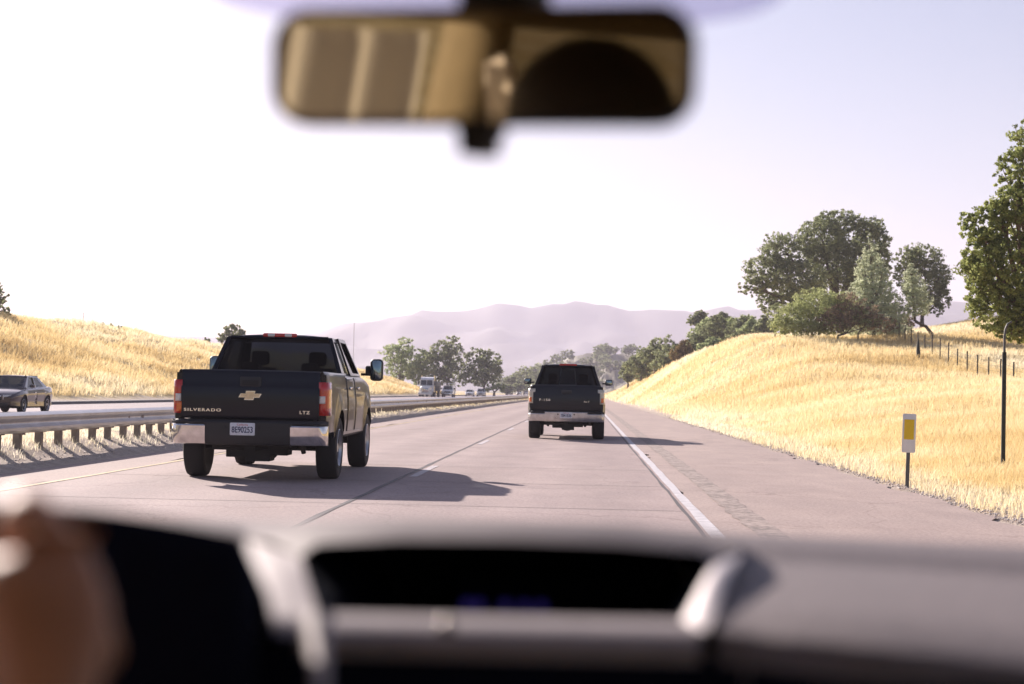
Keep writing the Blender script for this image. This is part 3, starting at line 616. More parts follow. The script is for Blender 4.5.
def pane(q, h, inset=.008):
    P = [bil(q,h[0]-.006,h[1]-.006),bil(q,h[2]+.006,h[1]-.006),bil(q,h[2]+.006,h[3]+.006),bil(q,h[0]-.006,h[3]+.006)]
    n = (P[1]-P[0]).cross(P[3]-P[0]).normalized(); return [p-n*inset for p in P]
def roof_cap(mb, rl, rr, fl, fr, crown, drop=.06, nu=10, nv=8):
    q = (rl,rr,fr,fl); rows = []
    for j in range(nv+1):
        v = j/nv; row = []
        for i in range(nu+1):
            u = i/nu; p = bil(q,u,v); eu = 1-abs(2*u-1)**3; ev = 1-(2*v-1)**6; row.append(p+Vector((0,0,crown*eu*ev)))
        rows.append(row)
    mb.loft(rows)
def wheel(parent, x, y, r, w, rim, side, spokes=6, rimr=.6):
    mb = MB(); h = w/2
    prof = [(-h*.7,r*rimr*.98),(-h*.92,r*.72),(-h,r*.86),(-h*.9,r*.955),(-h*.7,r*.99),(-h*.3,r),(h*.3,r),(h*.7,r*.99),(h*.9,r*.955),(h,r*.86),(h*.92,r*.72),(h*.7,r*rimr*.98)]
    mb.lathe_x(0,0,0,prof,32)
    e = bpy.data.objects.new('wheel', None); COL.objects.link(e); e.parent = parent; e.location = (x,y,r)
    mb.build('tyre', M['rubber'], e, smooth=40)
    rm = MB(); s = side; rm.lathe_x(0,0,0,[(s*h*.45,r*.06),(s*h*.5,r*rimr*.92),(s*h*.93,r*rimr),(s*h*.97,r*rimr*.97),(s*h*.62,r*rimr*.84),(s*h*.55,r*rimr*.3),(s*h*.8,r*rimr*.24),(s*h*.82,r*.05)],28)
    for k in range(spokes):
        a = 2*PI*k/spokes; c, sn = math.cos(a), math.sin(a); ca, sa = -sn, c
        w_ = r*.07; R0, R1 = r*.12, r*rimr*.9
        P = [(s*h*.66,R0*c+ca*w_,R0*sn+sa*w_),(s*h*.66,R0*c-ca*w_,R0*sn-sa*w_),(s*h*.72,R1*c-ca*w_*.7,R1*sn-sa*w_*.7),(s*h*.72,R1*c+ca*w_*.7,R1*sn+sa*w_*.7)]
        rm.add(P+[(p[0]-s*.03,p[1],p[2]) for p in P],[(0,1,2,3),(0,1,5,4),(1,2,6,5),(2,3,7,6),(3,0,4,7)])
    rm.build('rim', M[rim], e, smooth=40); return e
def arch(y, wheels, zb, r, zc):
    z = zb
    for yw in wheels:
        d = abs(y-yw)
        if d < r: z = max(z, zc+math.sqrt(r*r-d*d))
    return z
def stations(y0, y1, wheels, r, step=.16):
    s = set(np.round(np.arange(y0,y1,step),4)) | {y0,y1}
    for yw in wheels:
        for a in np.linspace(-PI/2,PI/2,19):
            y = yw+r*math.sin(a)
            if y0 < y < y1: s.add(round(y,4))
        for e in (-r*1.03,r*1.03,-r*1.15,r*1.15):
            if y0 < yw+e < y1: s.add(round(yw+e,4))
    o = sorted(s); return [o[0]]+[b for a, b in zip(o, o[1:]) if b-a > .004]

def side_pts(y, hw, zb, zt, flare, rad_t):
    """right-hand body side from sill to shoulder"""
    out = []; H = zt-zb
    zs = [0,.04,.12,.25,.4,.52,.62,.72,.82,.9]
    for t in zs:
        z = zb+H*t; zz = (z-.5)/max(zt-.5,.1)
        b = .030*math.sin(PI*min(max(zz,0),1))-.03*max(0,zz-.6)**1*1.4-(.03 if t == 0 else 0)*(1 if zb < .62 else 0)
        out.append((hw+b-.03+flare*max(0,1-abs(z-zb)/.22), y, z))
    xe = out[-1][0]
    for k in range(1,5):
        a = PI/2*k/4; out.append((xe-rad_t*(1-math.cos(a))*1.0, y, zb+H*.9+(zt-zb-H*.9)*math.sin(a)))
    return out
def mirror_pts(pts): return [(-x,y,z) for x,y,z in pts]

def pickup(name, loc, label, p):
    R = empty(name, loc, label, 'pickup truck', None, p.get('rz',0)); P = M[p['paint']]
    hw, zr, zroof, bl, ol, r = p['hw'], p['rail'], p['roof'], p['bed'], p['len'], p['tyre']; wb0, wb1 = p['axles']; ra = r+.09; zc = r
    zsill = p['sill']; fl = p.get('flare',.02)
    def flare(y): return max([fl*max(0,1-max(0,abs(y-w)-ra*.85)/(ra*.35)) for w in (wb0,wb1)])
    def endround(y, L0=.0, q=.10): return 0
    # cargo bed: outer sides, rails, inner walls and floor
    mb = MB(); rings = []
    for y in stations(.045,bl,(wb0,),ra):
        e = .035*max(0,1-(y-.045)/.14)**2; zb = arch(y,(wb0,),zsill+.07*(y < wb0-ra),ra,zc)
        s = side_pts(y,hw-e,zb,zr,flare(y),.035); inn = [(hw-.115,y,zr-.006),(hw-.13,y,zr-.05),(hw-.13,y,.84)]
        rings.append(list(reversed(mirror_pts(inn)))[::-1] and (mirror_pts(s)+mirror_pts(inn)+list(reversed(inn))+list(reversed(s))))
    mb.loft(rings); mb.add([(-hw+.03,bl,.6),(hw-.03,bl,.6),(hw-.05,bl,zr-.01),(-hw+.05,bl,zr-.01)],[(0,1,2,3)])
    for sg in (-1,1):
        mb.add([(sg*(hw-.16),.05,zsill+.1),(sg*(hw-.05),.05,zsill+.1),(sg*(hw-.05),.05,zr-.04),(sg*(hw-.16),.05,zr-.04)],[(0,1,2,3)])
    mb.build('bed', P, R, smooth=38)
    # tailgate with a crease and a rolled top edge
    tw = hw-.125; prof = p['gate']; tg = MB(); rr_ = []
    for x in np.linspace(-tw,tw,13):
        b = .010*(1-(x/tw)**2); rr_.append([(x,y-b,z+.006*(1-(x/tw)**2)) for y,z in prof]+[(x,.10,zr-.02),(x,.10,.82),(x,prof[0][0]+.02,prof[0][1])])
    tg.loft(rr_, True, True); gate = tg.build('tailgate', P, R, smooth=24)
    hy = p['handle'][0]; hb = MB(); hb.rbox(-.135,.135,-.030,.01,hy-.062,hy+.062,.02); hb.build('handle', M['black_plastic'], gate, smooth=40)
    h2 = MB(); h2.rbox(-.105,.105,-.036,-.028,hy-.045,hy+.02,.012); h2.build('latch', M['under'], gate, smooth=40)
    y_at = lambda z: np.interp(z,[q[1] for q in prof],[q[0] for q in prof])
    if p.get('emblem'):
        z0 = 1.10; sx, sz = .135, .050; po = [(-.62,1),(.62*.7+.19,1),(.5,.42),(1,.42),(.8,-.42),(.42,-.42),(.30,-1),(-.62,-1),(-.5,-.42),(-1,-.42),(-.8,.42),(-.42,.42)]
        po = [(-.36,1),(.46,1),(.40,.40),(1,.40),(.80,-.46),(.36,-.46),(.30,-1),(-.50,-1),(-.42,-.46),(-1,-.46),(-.80,.40),(-.38,.40)]
        e = MB(); e.prism_xz([(x*sx,z0+z*sz) for x,z in po], -.046,-.018); em = e.build('emblem', M['gold'], gate)
        e = MB(); e.prism_xz([(x*sx*1.1,z0+z*sz*1.16) for x,z in po], -.040,-.016); e.build('emblem_rim', M['chrome'], gate)
    for s, size, x, z, sxx in p['badges']:
        text(s, size, M['chrome'], 'badge_lettering', gate, (x, y_at(z)-.017, z), depth=.003, sx=sxx, bold=.0015, sp=1.25)
    # bumper
    b0, b1, bz0, bz1 = p['bumper']; bw = hw-.005
    def bring(y, ex): return [(-bw+ex,y,bz0),(-bw+ex,y,bz1),(bw-ex,y,bz1),(bw-ex,y,bz0)]
    bm_ = MB()
    def bump_seg(x0, x1, mb_, push=0., z0=bz0, z1=bz1):
        rr2 = []
        for x in np.linspace(x0,x1,9):
            bow = .05*(x/bw)**2+(.14*max(0,(abs(x)/bw-.90)/.10)**2)
            yb = b0+bow-push; mid = (z0+z1)/2
            rr2.append([(x,yb+.05,z1),(x,yb+.004,z1-.006),(x,yb-.010,z1-.022),(x,yb-.004,mid),(x,yb+.006,z0+.05),(x,yb+.03,z0+.01),(x,yb+.07,z0),(x,b1,z0+.02),(x,b1,z1-.01)])
        mb_.loft(rr2, True, True)
    bump_seg(-.55,.55,bm_); bump = bm_.build('rear_bumper', M[p['bump_mid']], R, smooth=40)
    for sg in (-1,1):
        q = MB(); bump_seg(*( (-bw,-p['chr']) if sg < 0 else (p['chr'],bw) ), q, .006, bz0+.004, bz1-.045); q.build('bumper_end', M[p['bump_end']], bump, smooth=40)
    st = MB(); st.loft([[(x,b0+.012+.05*(x/bw)**2+(.14*max(0,(abs(x)/bw-.90)/.10)**2),bz1-.045),(x,b0+.002+.05*(x/bw)**2+(.14*max(0,(abs(x)/bw-.90)/.10)**2),bz1-.02),(x,b0+.03+.05*(x/bw)**2+(.14*max(0,(abs(x)/bw-.90)/.10)**2),bz1+.012),(x,.02,bz1+.014)] for x in np.linspace(-bw,bw,25)])
    st.build('step_pad', M['black_plastic'], bump, smooth=50)
    px_, pz_ = p['plate']; pl = MB(); pl.rbox(px_-.158,px_+.158,b0-.022,b0-.012,pz_-.079,pz_+.079,.012); plo = pl.build('licence_plate', M['plate'], R, smooth=40)
    text(p['plate_no'], .105, M['plate_ink'], 'plate_characters', plo, (px_,b0-.0225,pz_-.012), depth=.001, sx=.74, bold=.002)
    text('California', .036, M['plate_red'], 'plate_heading', plo, (px_,b0-.0225,pz_+.054), depth=.001)
    for sg in (-1,1):
        q = MB(); q.tube([(px_+sg*.21,b0-.008,pz_+.02),(px_+sg*.21,b0+.02,pz_+.02)], .02, 8); q.build('plate_lamp', M['under'], bump)
    # tail lamps wrapped round the corners
    for sg in (-1,1):
        lw, lz0, lz1, dep = p['lamp']
        pl_ = [(hw-.03-lw,-.012),(hw-.03-lw*.4,-.014),(hw-.05,-.004),(hw-.022,.03),(hw-.008,.085),(hw+.002,.10+dep*.6),(hw+.004,.10+dep)]
        def lamp(z0, z1, off, nme, m, par, a=0, b=7, tap=0.):
            q = MB(); cc = pl_[a:b]
            rg = []
            for z in np.linspace(z0,z1,5):
                row = []
                for k,(x,y) in enumerate(cc):
                    n_ = Vector((.2,-1)) if k < 3 else Vector((1,-.2)); n_ = n_.normalized(); row.append((sg*(x+n_.x*off),y+n_.y*off,z))
                rg.append(row)
            q.loft(rg); return q.build(nme, m, par, smooth=50, solid=.02)
        T = lamp(lz0,lz1,0,'taillight',M[p['lamp_main']],R)
        hL = lz1-lz0
        for f0,f1,mm,a,b,nn in p['lamp_bands']:
            if p.get('left_signal') and nn == 'turn_signal' and sg > 0: continue
            lamp(lz0+hL*f0,lz0+hL*f1,.004,nn,M[mm],T,a,b)
    # cab and nose
    y0, yA, yB, yC = bl+.035, p['cab'][0], p['cab'][1], p['cab'][2]  # cab rear, rear roof edge, front roof edge, windscreen base
    zbelt = p['belt']; mb = MB(); rings = []
    for y in stations(y0,ol,(wb1,),ra):
        f = max(0,(y-yC)/(ol-yC)); zt = zbelt if y < yC else zbelt-.01-.16*f**1.6
        nose = .12*max(0,(y-(ol-.5))/.5)**2; zb = arch(y,(wb1,),zsill+(.10 if y > wb1+ra else 0),ra,zc)
        s = side_pts(y,hw-.005-nose,zb,zt,flare(y),.06); top = [] if y < yC else [(hw*.55,y,zt+.02*(1-f)+.012),(hw*.25,y,zt+.03*(1-f)+.014)]
        if y < yC: top = [(hw*.55,y,zt),(hw*.25,y,zt)]
        rings.append(mirror_pts(s)+mirror_pts(top)+list(reversed(top))+list(reversed(s)))
    mb.loft(rings); mb.add(rings[-1],[tuple(range(len(rings[-1])))]); body = mb.build('body', P, R, smooth=38)
    fr_ = MB(); fr_.rbox(-hw+.15,hw-.15,ol-.02,ol+.12,.5,.78,.05); fr_.build('front_bumper', M['chrome'], R, smooth=40)
    for sg in (-1,1):
        q = MB(); q.rbox(sg*.62-.15,sg*.62+.15,ol-.06,ol+.02,.86,1.1,.05); q.build('headlight', M['lens_clear'], R, smooth=40)
    hb_, hr_ = hw-.085, p['hroof']; zrf = zroof-.045
    RL,RRr = (-hb_,y0+.02,zbelt-.01),(hb_,y0+.02,zbelt-.01); FL,FR = (-hb_*.985,yC,zbelt-.01),(hb_*.985,yC,zbelt-.01)
    rl,rr = (-hr_,yA,zrf),(hr_,yA,zrf); fl_,fr2 = (-hr_*.98,yB,zrf),(hr_*.98,yB,zrf)
    sides = {'rear_window':((RL,RRr,rr,rl),p['rw_holes']),'side_window':((RRr,FR,fr2,rr),p['sw_holes']),'side_window.':((FL,RL,rl,fl_),[(1-b,c,1-a,d) for a,c,b,d in p['sw_holes']]),'windshield':((FR,FL,fl_,fr2),[(.06,.06,.94,.92)])}
    mb = MB()
    for q,h in sides.values(): frame_panel(mb,q,h)
    mb.build('cab_frame', P, R, solid=.03)
    rc = MB(); roof_cap(rc,rl,rr,fl_,fr2,.05); rc.build('roof', P, R, smooth=60, solid=.03)
    for nm,(q,h) in sides.items():
        for hh in h:
            g = MB(); g.add(pane(q,hh),[(0,1,2,3)]); gm = 'rear_glass' if nm.startswith('rear') else 'car_glass' if nm.startswith('side') else 'pale_glass'
            g.build(nm.rstrip('.'), M[gm], R)
    if p.get('slider'):
        q = sides['rear_window'][0]; fm = MB()
        pts = [bil(q,a,b) for a,b in ((.37,.08),(.63,.08),(.62,.86),(.38,.86))]; n = Vector((0,-1,.2)).normalized()*.004
        for a_,b_ in zip(pts, pts[1:]+pts[:1]): fm.tube([a_+n,b_+n], .012, 6)
        fm.build('slider_frame', M['black_plastic'], R)
    # third brake lamp on the roof edge
    cm = MB(); cm.rbox(-.24,.24,yA-.035,yA+.06,zrf-.005,zrf+.052,.02); c_ = cm.build('brake_lamp', M['lens_red'], R, smooth=40)
    if p.get('cargo_lamps'):
        for x in (-.12,.12):
            q = MB(); q.rbox(x-.05,x+.05,yA-.040,yA-.03,zrf+.004,zrf+.045,.015); q.build('cargo_lamp', M['lens_clear'], c_, smooth=40)
    # doors with handles
    dn = p['doors']
    for sg in (-1,1):
        for (d0,d1) in dn:
            rings = []
            for y in stations(d0+.012,d1-.012,(wb1,wb0),ra+.04):
                zb = max(zsill+.05,arch(y,(wb0,wb1),0,ra+.04,zc)); s = side_pts(y,hw-.001,zb,zbelt-.012,flare(y),.05)[:-2]
                rings.append([(sg*(x+.001),yy_,z) for x,yy_,z in s])
            q = MB(); q.loft(rings); dr = q.build('door', P, R, smooth=38, solid=.004)
            h = MB(); h.rbox(*(sorted((sg*(hw+.0),sg*(hw+.035)))),d0+.06,d0+.26,zbelt-.20,zbelt-.165,.012); h.build('handle', M['chrome'], dr, smooth=40)
        # wing mirror
        mx, my, mz, mw, mh, arm = p['mirror']; X0 = sg*(hw-.03); X1 = sg*(hw+mx)
        e = MB(); x0_, x1_ = sorted((X1-sg*mw/2,X1+sg*mw/2)); e.rbox(x0_,x1_,my-.06,my+.12,mz-mh/2,mz+mh/2,min(mw,mh)*.3); mo = e.build('wing_mirror', M['black_plastic'], R, smooth=40)
        a = MB(); a.tube([(X0,my+.06,mz-arm),(X1,my+.05,mz-arm)], .022, 6); 
        if p.get('tow'): a.rbox(*sorted((sg*(hw+.04),sg*(hw+.13))),my,my+.1,mz-arm-.02,mz-arm+.13,.02)
        a.build('mirror_arm', M['black_plastic'], mo)
        g = MB(); g.rbox(x0_+.018,x1_-.018,my-.066,my-.058,mz-mh/2+.02,mz+mh/2-.02,min(mw,mh)*.22); g.build('mirror_glass', M['mirror_glass_dark'], mo, smooth=40)
    for x_, sg in ((-1,-1),(1,1)):
        for yw in (wb0,wb1): wheel(R, sg*(hw-p['tw']/2+.012), yw, r, p['tw'], 'rim', sg)
    # what hangs below
    ch = MB()
    for sg in (-1,1):
        ch.box(sg*.42-.05,sg*.42+.05,.15,ol-.5,.50,.66); ch.box(sg*.52-.04,sg*.52+.04,wb0-.7,wb0+.7,.44,.50); ch.tube([(sg*.50,wb0+.25,.32),(sg*.40,wb0+.1,.8)], .035, 8)
    ch.box(-.8,.8,bl-.1,ol-.6,.52,.62); ch.box(-.78,.78,.2,bl,.74,.80); ch.box(-.55,.55,.12,.3,.52,.72)
    ch.tube([(-.85,wb0,r),(.85,wb0,r)], .055, 10); ch.ball((0.02,wb0,r-.02),.2,.2,.18); ch.tube([(0,wb0,r),(0,ol-1.5,.55)], .05, 8); ch.box(-.8,.8,wb1-.25,wb1+.3,.45,.7); ch.tube([(-.85,wb1,r),(.85,wb1,r)], .06, 8)
    for sg in (-1,1): ch.box(sg*.84-.16,sg*.84+.16,wb0-ra,wb0+ra,r+ra-.02,r+ra+.02); ch.box(sg*.84-.16,sg*.84+.16,wb1-ra,wb1+ra,r+ra-.02,r+ra+.02)
    for x,z,w_,h_ in ((-.42,.46,.12,.07),(-.2,.40,.16,.10),(.05,.37,.16,.12),(.3,.42,.14,.09),(.46,.47,.1,.06)): ch.box(x-w_,x+w_,.35,.75,z-h_,.6)
    ch.build('chassis', M['under'], R, bevel=.01)
    sp_ = MB(); ys = wb0-.62; n_ = 24
    sp_.loft([[(-.12+ (rr3)*math.cos(2*PI*k/n_),ys+rr3*math.sin(2*PI*k/n_),zz) for k in range(n_)] for rr3,zz in ((.2,.50),(.28,.405),(.34,.395),(.38,.42),(.39,.5),(.36,.56),(.2,.56))], True, True); sp_.build('spare_tyre', M['rubber'], R, smooth=50)
    ex = MB(); ex.tube([(.55,.55,.46),(.62,.32,.44),(.66,.22,.43)], .038, 10); ex.tube([(.45,1.6,.46),(.50,.9,.47),(.55,.55,.46)], .05, 10); ex.build('exhaust', M['steel_rust'], R, smooth=50)
    hi = MB(); hi.box(-.04,.04,.02,.2,.42,.50); hi.box(-.5,.5,.16,.24,.44,.51); hi.box(-.065,.065,.01,.03,.40,.52); hi.build('tow_hitch', M['under'], R)
    if p.get('antenna'):
        a = MB(); a.tube([(hw-.22,yC+.35,zbelt-.05),(hw-.22,yC+.30,zbelt+.85)], .0035, 5); a.build('antenna', M['galv'], R)
    # seats seen through the glass
    se = MB()
    for x in (-.42,.42):
        se.rbox(x-.25,x+.25,yB-.55,yB-.38,.85,1.50,.08); se.rbox(x-.13,x+.13,yB-.56,yB-.46,1.53,1.74,.06); se.box(x-.03,x+.03,yB-.52,yB-.49,1.48,1.56)
    se.rbox(-.7,.7,y0+.25,y0+.42,.8,1.42,.08)
    for x in (-.42,.42): se.rbox(x-.12,x+.12,y0+.28,y0+.38,1.42,1.56,.05)
    se.build('seat', M['seat_dark'], R, smooth=50)
    cn = MB(); cn.rbox(-.75,.75,yC-.35,yC-.05,1.0,zbelt-.05,.06); cn.build('dashboard', M['seat_dark'], R, smooth=50)
    return R

gate1 = [(-.010,.80),(-.020,.84),(-.026,.93),(-.024,1.10),(-.018,1.185),(-.012,1.21),(.004,1.245),(.010,1.30),(.020,1.375),(.034,1.408),(.055,1.42),(.075,1.42)]
pickup('pickup_truck', (-4.25,21.22,0), 'black lifted pickup with red tail lamps, tow mirrors and split chrome bumper', dict(
    paint='black_paint', hw=1.005, rail=1.42, roof=1.965, bed=2.03, len=5.85, tyre=.42, axles=(1.18,4.83), sill=.54, gate=gate1, handle=(1.275,), emblem=True, flare=.03, left_signal=True, rz=rad(1.6),
    badges=[('SILVERADO',.050,-.60,.905,1.55),('LTZ',.055,.70,.895,1.2)], bumper=(-.17,.02,.47,.775), bump_mid='black_plastic', bump_end='chrome', chr=.54, plate=(-.06,.675), plate_no='8E90253',
    lamp=(.105,.86,1.285,.12), lamp_main='lens_red', lamp_bands=[(.36,.58,'lens_clear',0,3,'reverse_lamp'),(.05,.34,'lens_orange',0,2,'turn_signal')],
    cab=(2.33,3.75,4.35), belt=1.40, hroof=.735, rw_holes=[(.035,.03,.965,.95)], sw_holes=[(.045,.07,.37,.90),(.42,.07,.93,.90)], cargo_lamps=True,
    doors=[(2.12,3.10),(3.10,4.28)], mirror=(.21,3.98,1.50,.19,.33,.07), tow=True, tw=.28, antenna=True))
gate2 = [(-.012,.74),(-.022,.78),(-.030,.90),(-.030,1.05),(-.022,1.17),(-.006,1.25),(.006,1.32),(.018,1.375),(.034,1.40),(.055,1.41),(.075,1.41)]
pickup('pickup_truck', (-.475,43.4,0), 'dark rounded pickup with pale tail lamps, farther ahead beside the white edge line', dict(
    paint='navy_paint', hw=.985, rail=1.41, roof=2.0, bed=2.02, len=5.55, tyre=.405, axles=(1.22,4.62), sill=.52, gate=gate2, handle=(1.22,), flare=.035,
    badges=[('F-150',.085,-.56,1.02,1.2),('XLT',.06,.52,.99,1.2)], bumper=(-.16,.02,.47,.725), bump_mid='bumper_silver', bump_end='bumper_silver', chr=.50, plate=(0,.64), plate_no='7B41836',
    lamp=(.15,.93,1.31,.07), lamp_main='lens_cream', lamp_bands=[(.10,.42,'lens_orange',1,4,'turn_signal')],
    cab=(2.42,3.6,4.15), belt=1.395, hroof=.70, rw_holes=[(.04,.04,.96,.94)], sw_holes=[(.04,.07,.36,.90),(.41,.07,.93,.90)], slider=True,
    doors=[(2.12,3.0),(3.0,4.1)], mirror=(.15,3.8,1.52,.21,.17,.03), tw=.31))

# ------------------------------------------------------------------ cars
def car(name, loc, label, p, group=None, cat='car'):
    R = empty(name, loc, label, cat, group, PI); P = M[p['paint']]; Lc, hw, r = p['len'], p['hw'], p['tyre']; w0, w1 = p['axles']; ra = r+.06
    zb0 = .24; prof = p['prof']  # list of (y, top height)
    def top(y): return float(np.interp(y,[a for a,b in prof],[b for a,b in prof]))
    mb = MB(); rings = []
    for y in stations(0,Lc,(w0,w1),ra,.14):
        t = max(0,1-min(y,Lc-y)/.75); h = hw-.17*t**2.2; zt = top(y); zb = arch(y,(w0,w1),zb0+.06*t,ra,r)
        s = side_pts(y,h,zb,zt,.012,.05); tp = [(h*.6,y,zt+.02),(h*.3,y,zt+.03)]
        rings.append(mirror_pts(s)+mirror_pts(tp)+list(reversed(tp))+list(reversed(s)))
    mb.loft(rings)
    for g in (rings[0],rings[-1]): mb.add(g,[tuple(range(len(g)))])
    mb.build('body', P, R, smooth=40)
    yr,ya,yb,yc = p['cab']; zbelt = top((yr+yc)/2)-.005; hb, hr, zrf = hw-.10, p['hroof'], p['roof']-.035
    RL,RR_ = (-hb*.95,yr,top(yr)+.0),(hb*.95,yr,top(yr)+.0); FL,FR = (-hb,yc,top(yc)),(hb,yc,top(yc)); rl,rr = (-hr,ya,zrf-.01),(hr,ya,zrf-.01); fl_,fr2 = (-hr,yb,zrf-.01),(hr,yb,zrf-.01)
    S = {'rear_window':((RL,RR_,rr,rl),[(.07,.1,.93,.92)]),'side_window':((RR_,FR,fr2,rr),[(.16,.06,.50,.88),(.54,.06,.90,.88)]),'side_window.':((FL,RL,rl,fl_),[(.10,.06,.46,.88),(.50,.06,.84,.88)]),'windshield':((FR,FL,fl_,fr2),[(.05,.04,.95,.94)])}
    mb = MB()
    for q,h in S.values(): frame_panel(mb,q,h)
    mb.build('cab_frame', P, R, solid=.03); rc = MB(); roof_cap(rc,rl,rr,fl_,fr2,.035); rc.build('roof', P, R, smooth=60, solid=.03)
    for nm,(q,h) in S.items():
        for hh in h:
            g = MB(); g.add(pane(q,hh),[(0,1,2,3)]); g.build(nm.rstrip('.'), M['car_glass'], R)
    for sg in (-1,1):
        for yw in (w0,w1): wheel(R, sg*(hw-.115), yw, r, .21, 'rim', sg, 5, .68)
        zl = top(Lc-.3)-.13; q = MB(); cc = [(.42,Lc-.005),(.55,Lc-.03),(.68,Lc-.11),(hw-.115,Lc-.30)]
        q.loft([[(sg*x,y+.012,zl-.10+k*.085) for x,y in cc] for k in range(3)]); q.build('headlight', M['lens_clear'], R, smooth=50, solid=.02)
        q = MB(); q.rbox(*sorted((sg*(hw-.02),sg*(hw+.17))),yc-.5,yc-.38,zbelt+.02,zbelt+.15,.04); q.build('wing_mirror', P, R, smooth=40)
        q = MB(); q.rbox(*sorted((sg*.45,sg*.72)),-.01,.05,.68,.84,.03); q.build('taillight', M['lens_red'], R, smooth=40)
        for d0,d1 in ((w0+ra*.6,(w0+w1)/2),((w0+w1)/2,w1-ra-.02)):
            rg = []
            for y in stations(d0+.01,d1-.01,(w0,w1),ra+.03):
                s = side_pts(y,hw-.001,max(zb0+.08,arch(y,(w0,w1),0,ra+.03,r)),top(y)-.01,.012,.05)[:-2]; rg.append([(sg*(x+.001),a,b) for x,a,b in s])
            q = MB(); q.loft(rg); dr = q.build('door', P, R, smooth=40, solid=.004); h = MB(); h.rbox(*sorted((sg*hw,sg*(hw+.03))),d0+.08,d0+.24,zbelt-.17,zbelt-.14,.01); h.build('handle', M['chrome'], dr)
    gz = top(Lc-.2); q = MB(); q.rbox(-.36,.36,Lc-.02,Lc+.014,gz-.24,gz-.06,.04); q.build('grille', M['black_plastic'], R, smooth=40)
    q = MB(); q.rbox(-.37,.37,Lc-.01,Lc+.022,gz-.09,gz-.055,.012); q.build('grille_bar', M['chrome'], R, smooth=40)
    q = MB(); q.rbox(-.6,.6,Lc-.04,Lc+.012,.28,.40,.04); q.build('lower_grille', M['black_plastic'], R, smooth=40)
    q = MB(); q.box(-hw+.2,hw-.2,.3,Lc-.3,.2,.3); q.tube([(-hw+.15,w0,r),(hw-.15,w0,r)],.05,6); q.tube([(-hw+.15,w1,r),(hw-.15,w1,r)],.05,6); q.build('chassis', M['under'], R)
    q = MB()
    for x in (-.37,.37): q.rbox(x-.23,x+.23,(w0+w1)/2-.1,(w0+w1)/2+.04,.6,1.12,.07); q.rbox(x-.12,x+.12,(w0+w1)/2-.12,(w0+w1)/2-.03,1.13,1.29,.05)
    q.rbox(-.6,.6,w0+.15,w0+.3,.6,1.1,.07); q.build('seat', M['seat_dark'], R, smooth=50)
    return R
sedan = dict(len=4.75, hw=.91, tyre=.33, axles=(1.0,3.75), prof=[(0,.86),(.08,.98),(.7,1.02),(1.3,.99),(2.6,.95),(3.45,.93),(3.9,.89),(4.35,.80),(4.62,.70),(4.75,.60)], cab=(.75,1.55,2.75,3.55), hroof=.62, roof=1.46)
b = at(14,396,64)
car('sedan', (-22.05,66.4,0), 'dark maroon oncoming sedan cut by the frame edge, beyond the guardrail', dict(sedan, paint='maroon_paint'))
suv = dict(len=4.7, hw=.93, tyre=.36, axles=(.95,3.7), prof=[(0,.9),(.05,1.05),(1.3,1.06),(3.3,1.04),(3.9,1.0),(4.4,.92),(4.6,.8),(4.7,.62)], cab=(.08,.35,2.6,3.35), hroof=.66, roof=1.70)
def px_at(px, Y): return (px-VPX)/FPX*Y-(ROLL*0)
for lab, px, Y, d, pt, grp in [('white oncoming car following the work truck', 469, 352, sedan, 'white_paint', None), ('silver grey oncoming car right behind the white one', 480.5, 356, suv, 'silver_paint', None),
        ('grey oncoming car far down the opposite carriageway, leading the last three', 508, 560, suv, 'grey_paint', None), ('pale oncoming car far down the highway, in the middle of the last three', 519, 640, sedan, 'white_paint', None), ('silver oncoming car at the very end of the visible highway', 526, 700, suv, 'silver_paint', None)]:
    car('oncoming_car', (px_at(px,Y),Y+4.7,0), lab, dict(d, paint=pt))
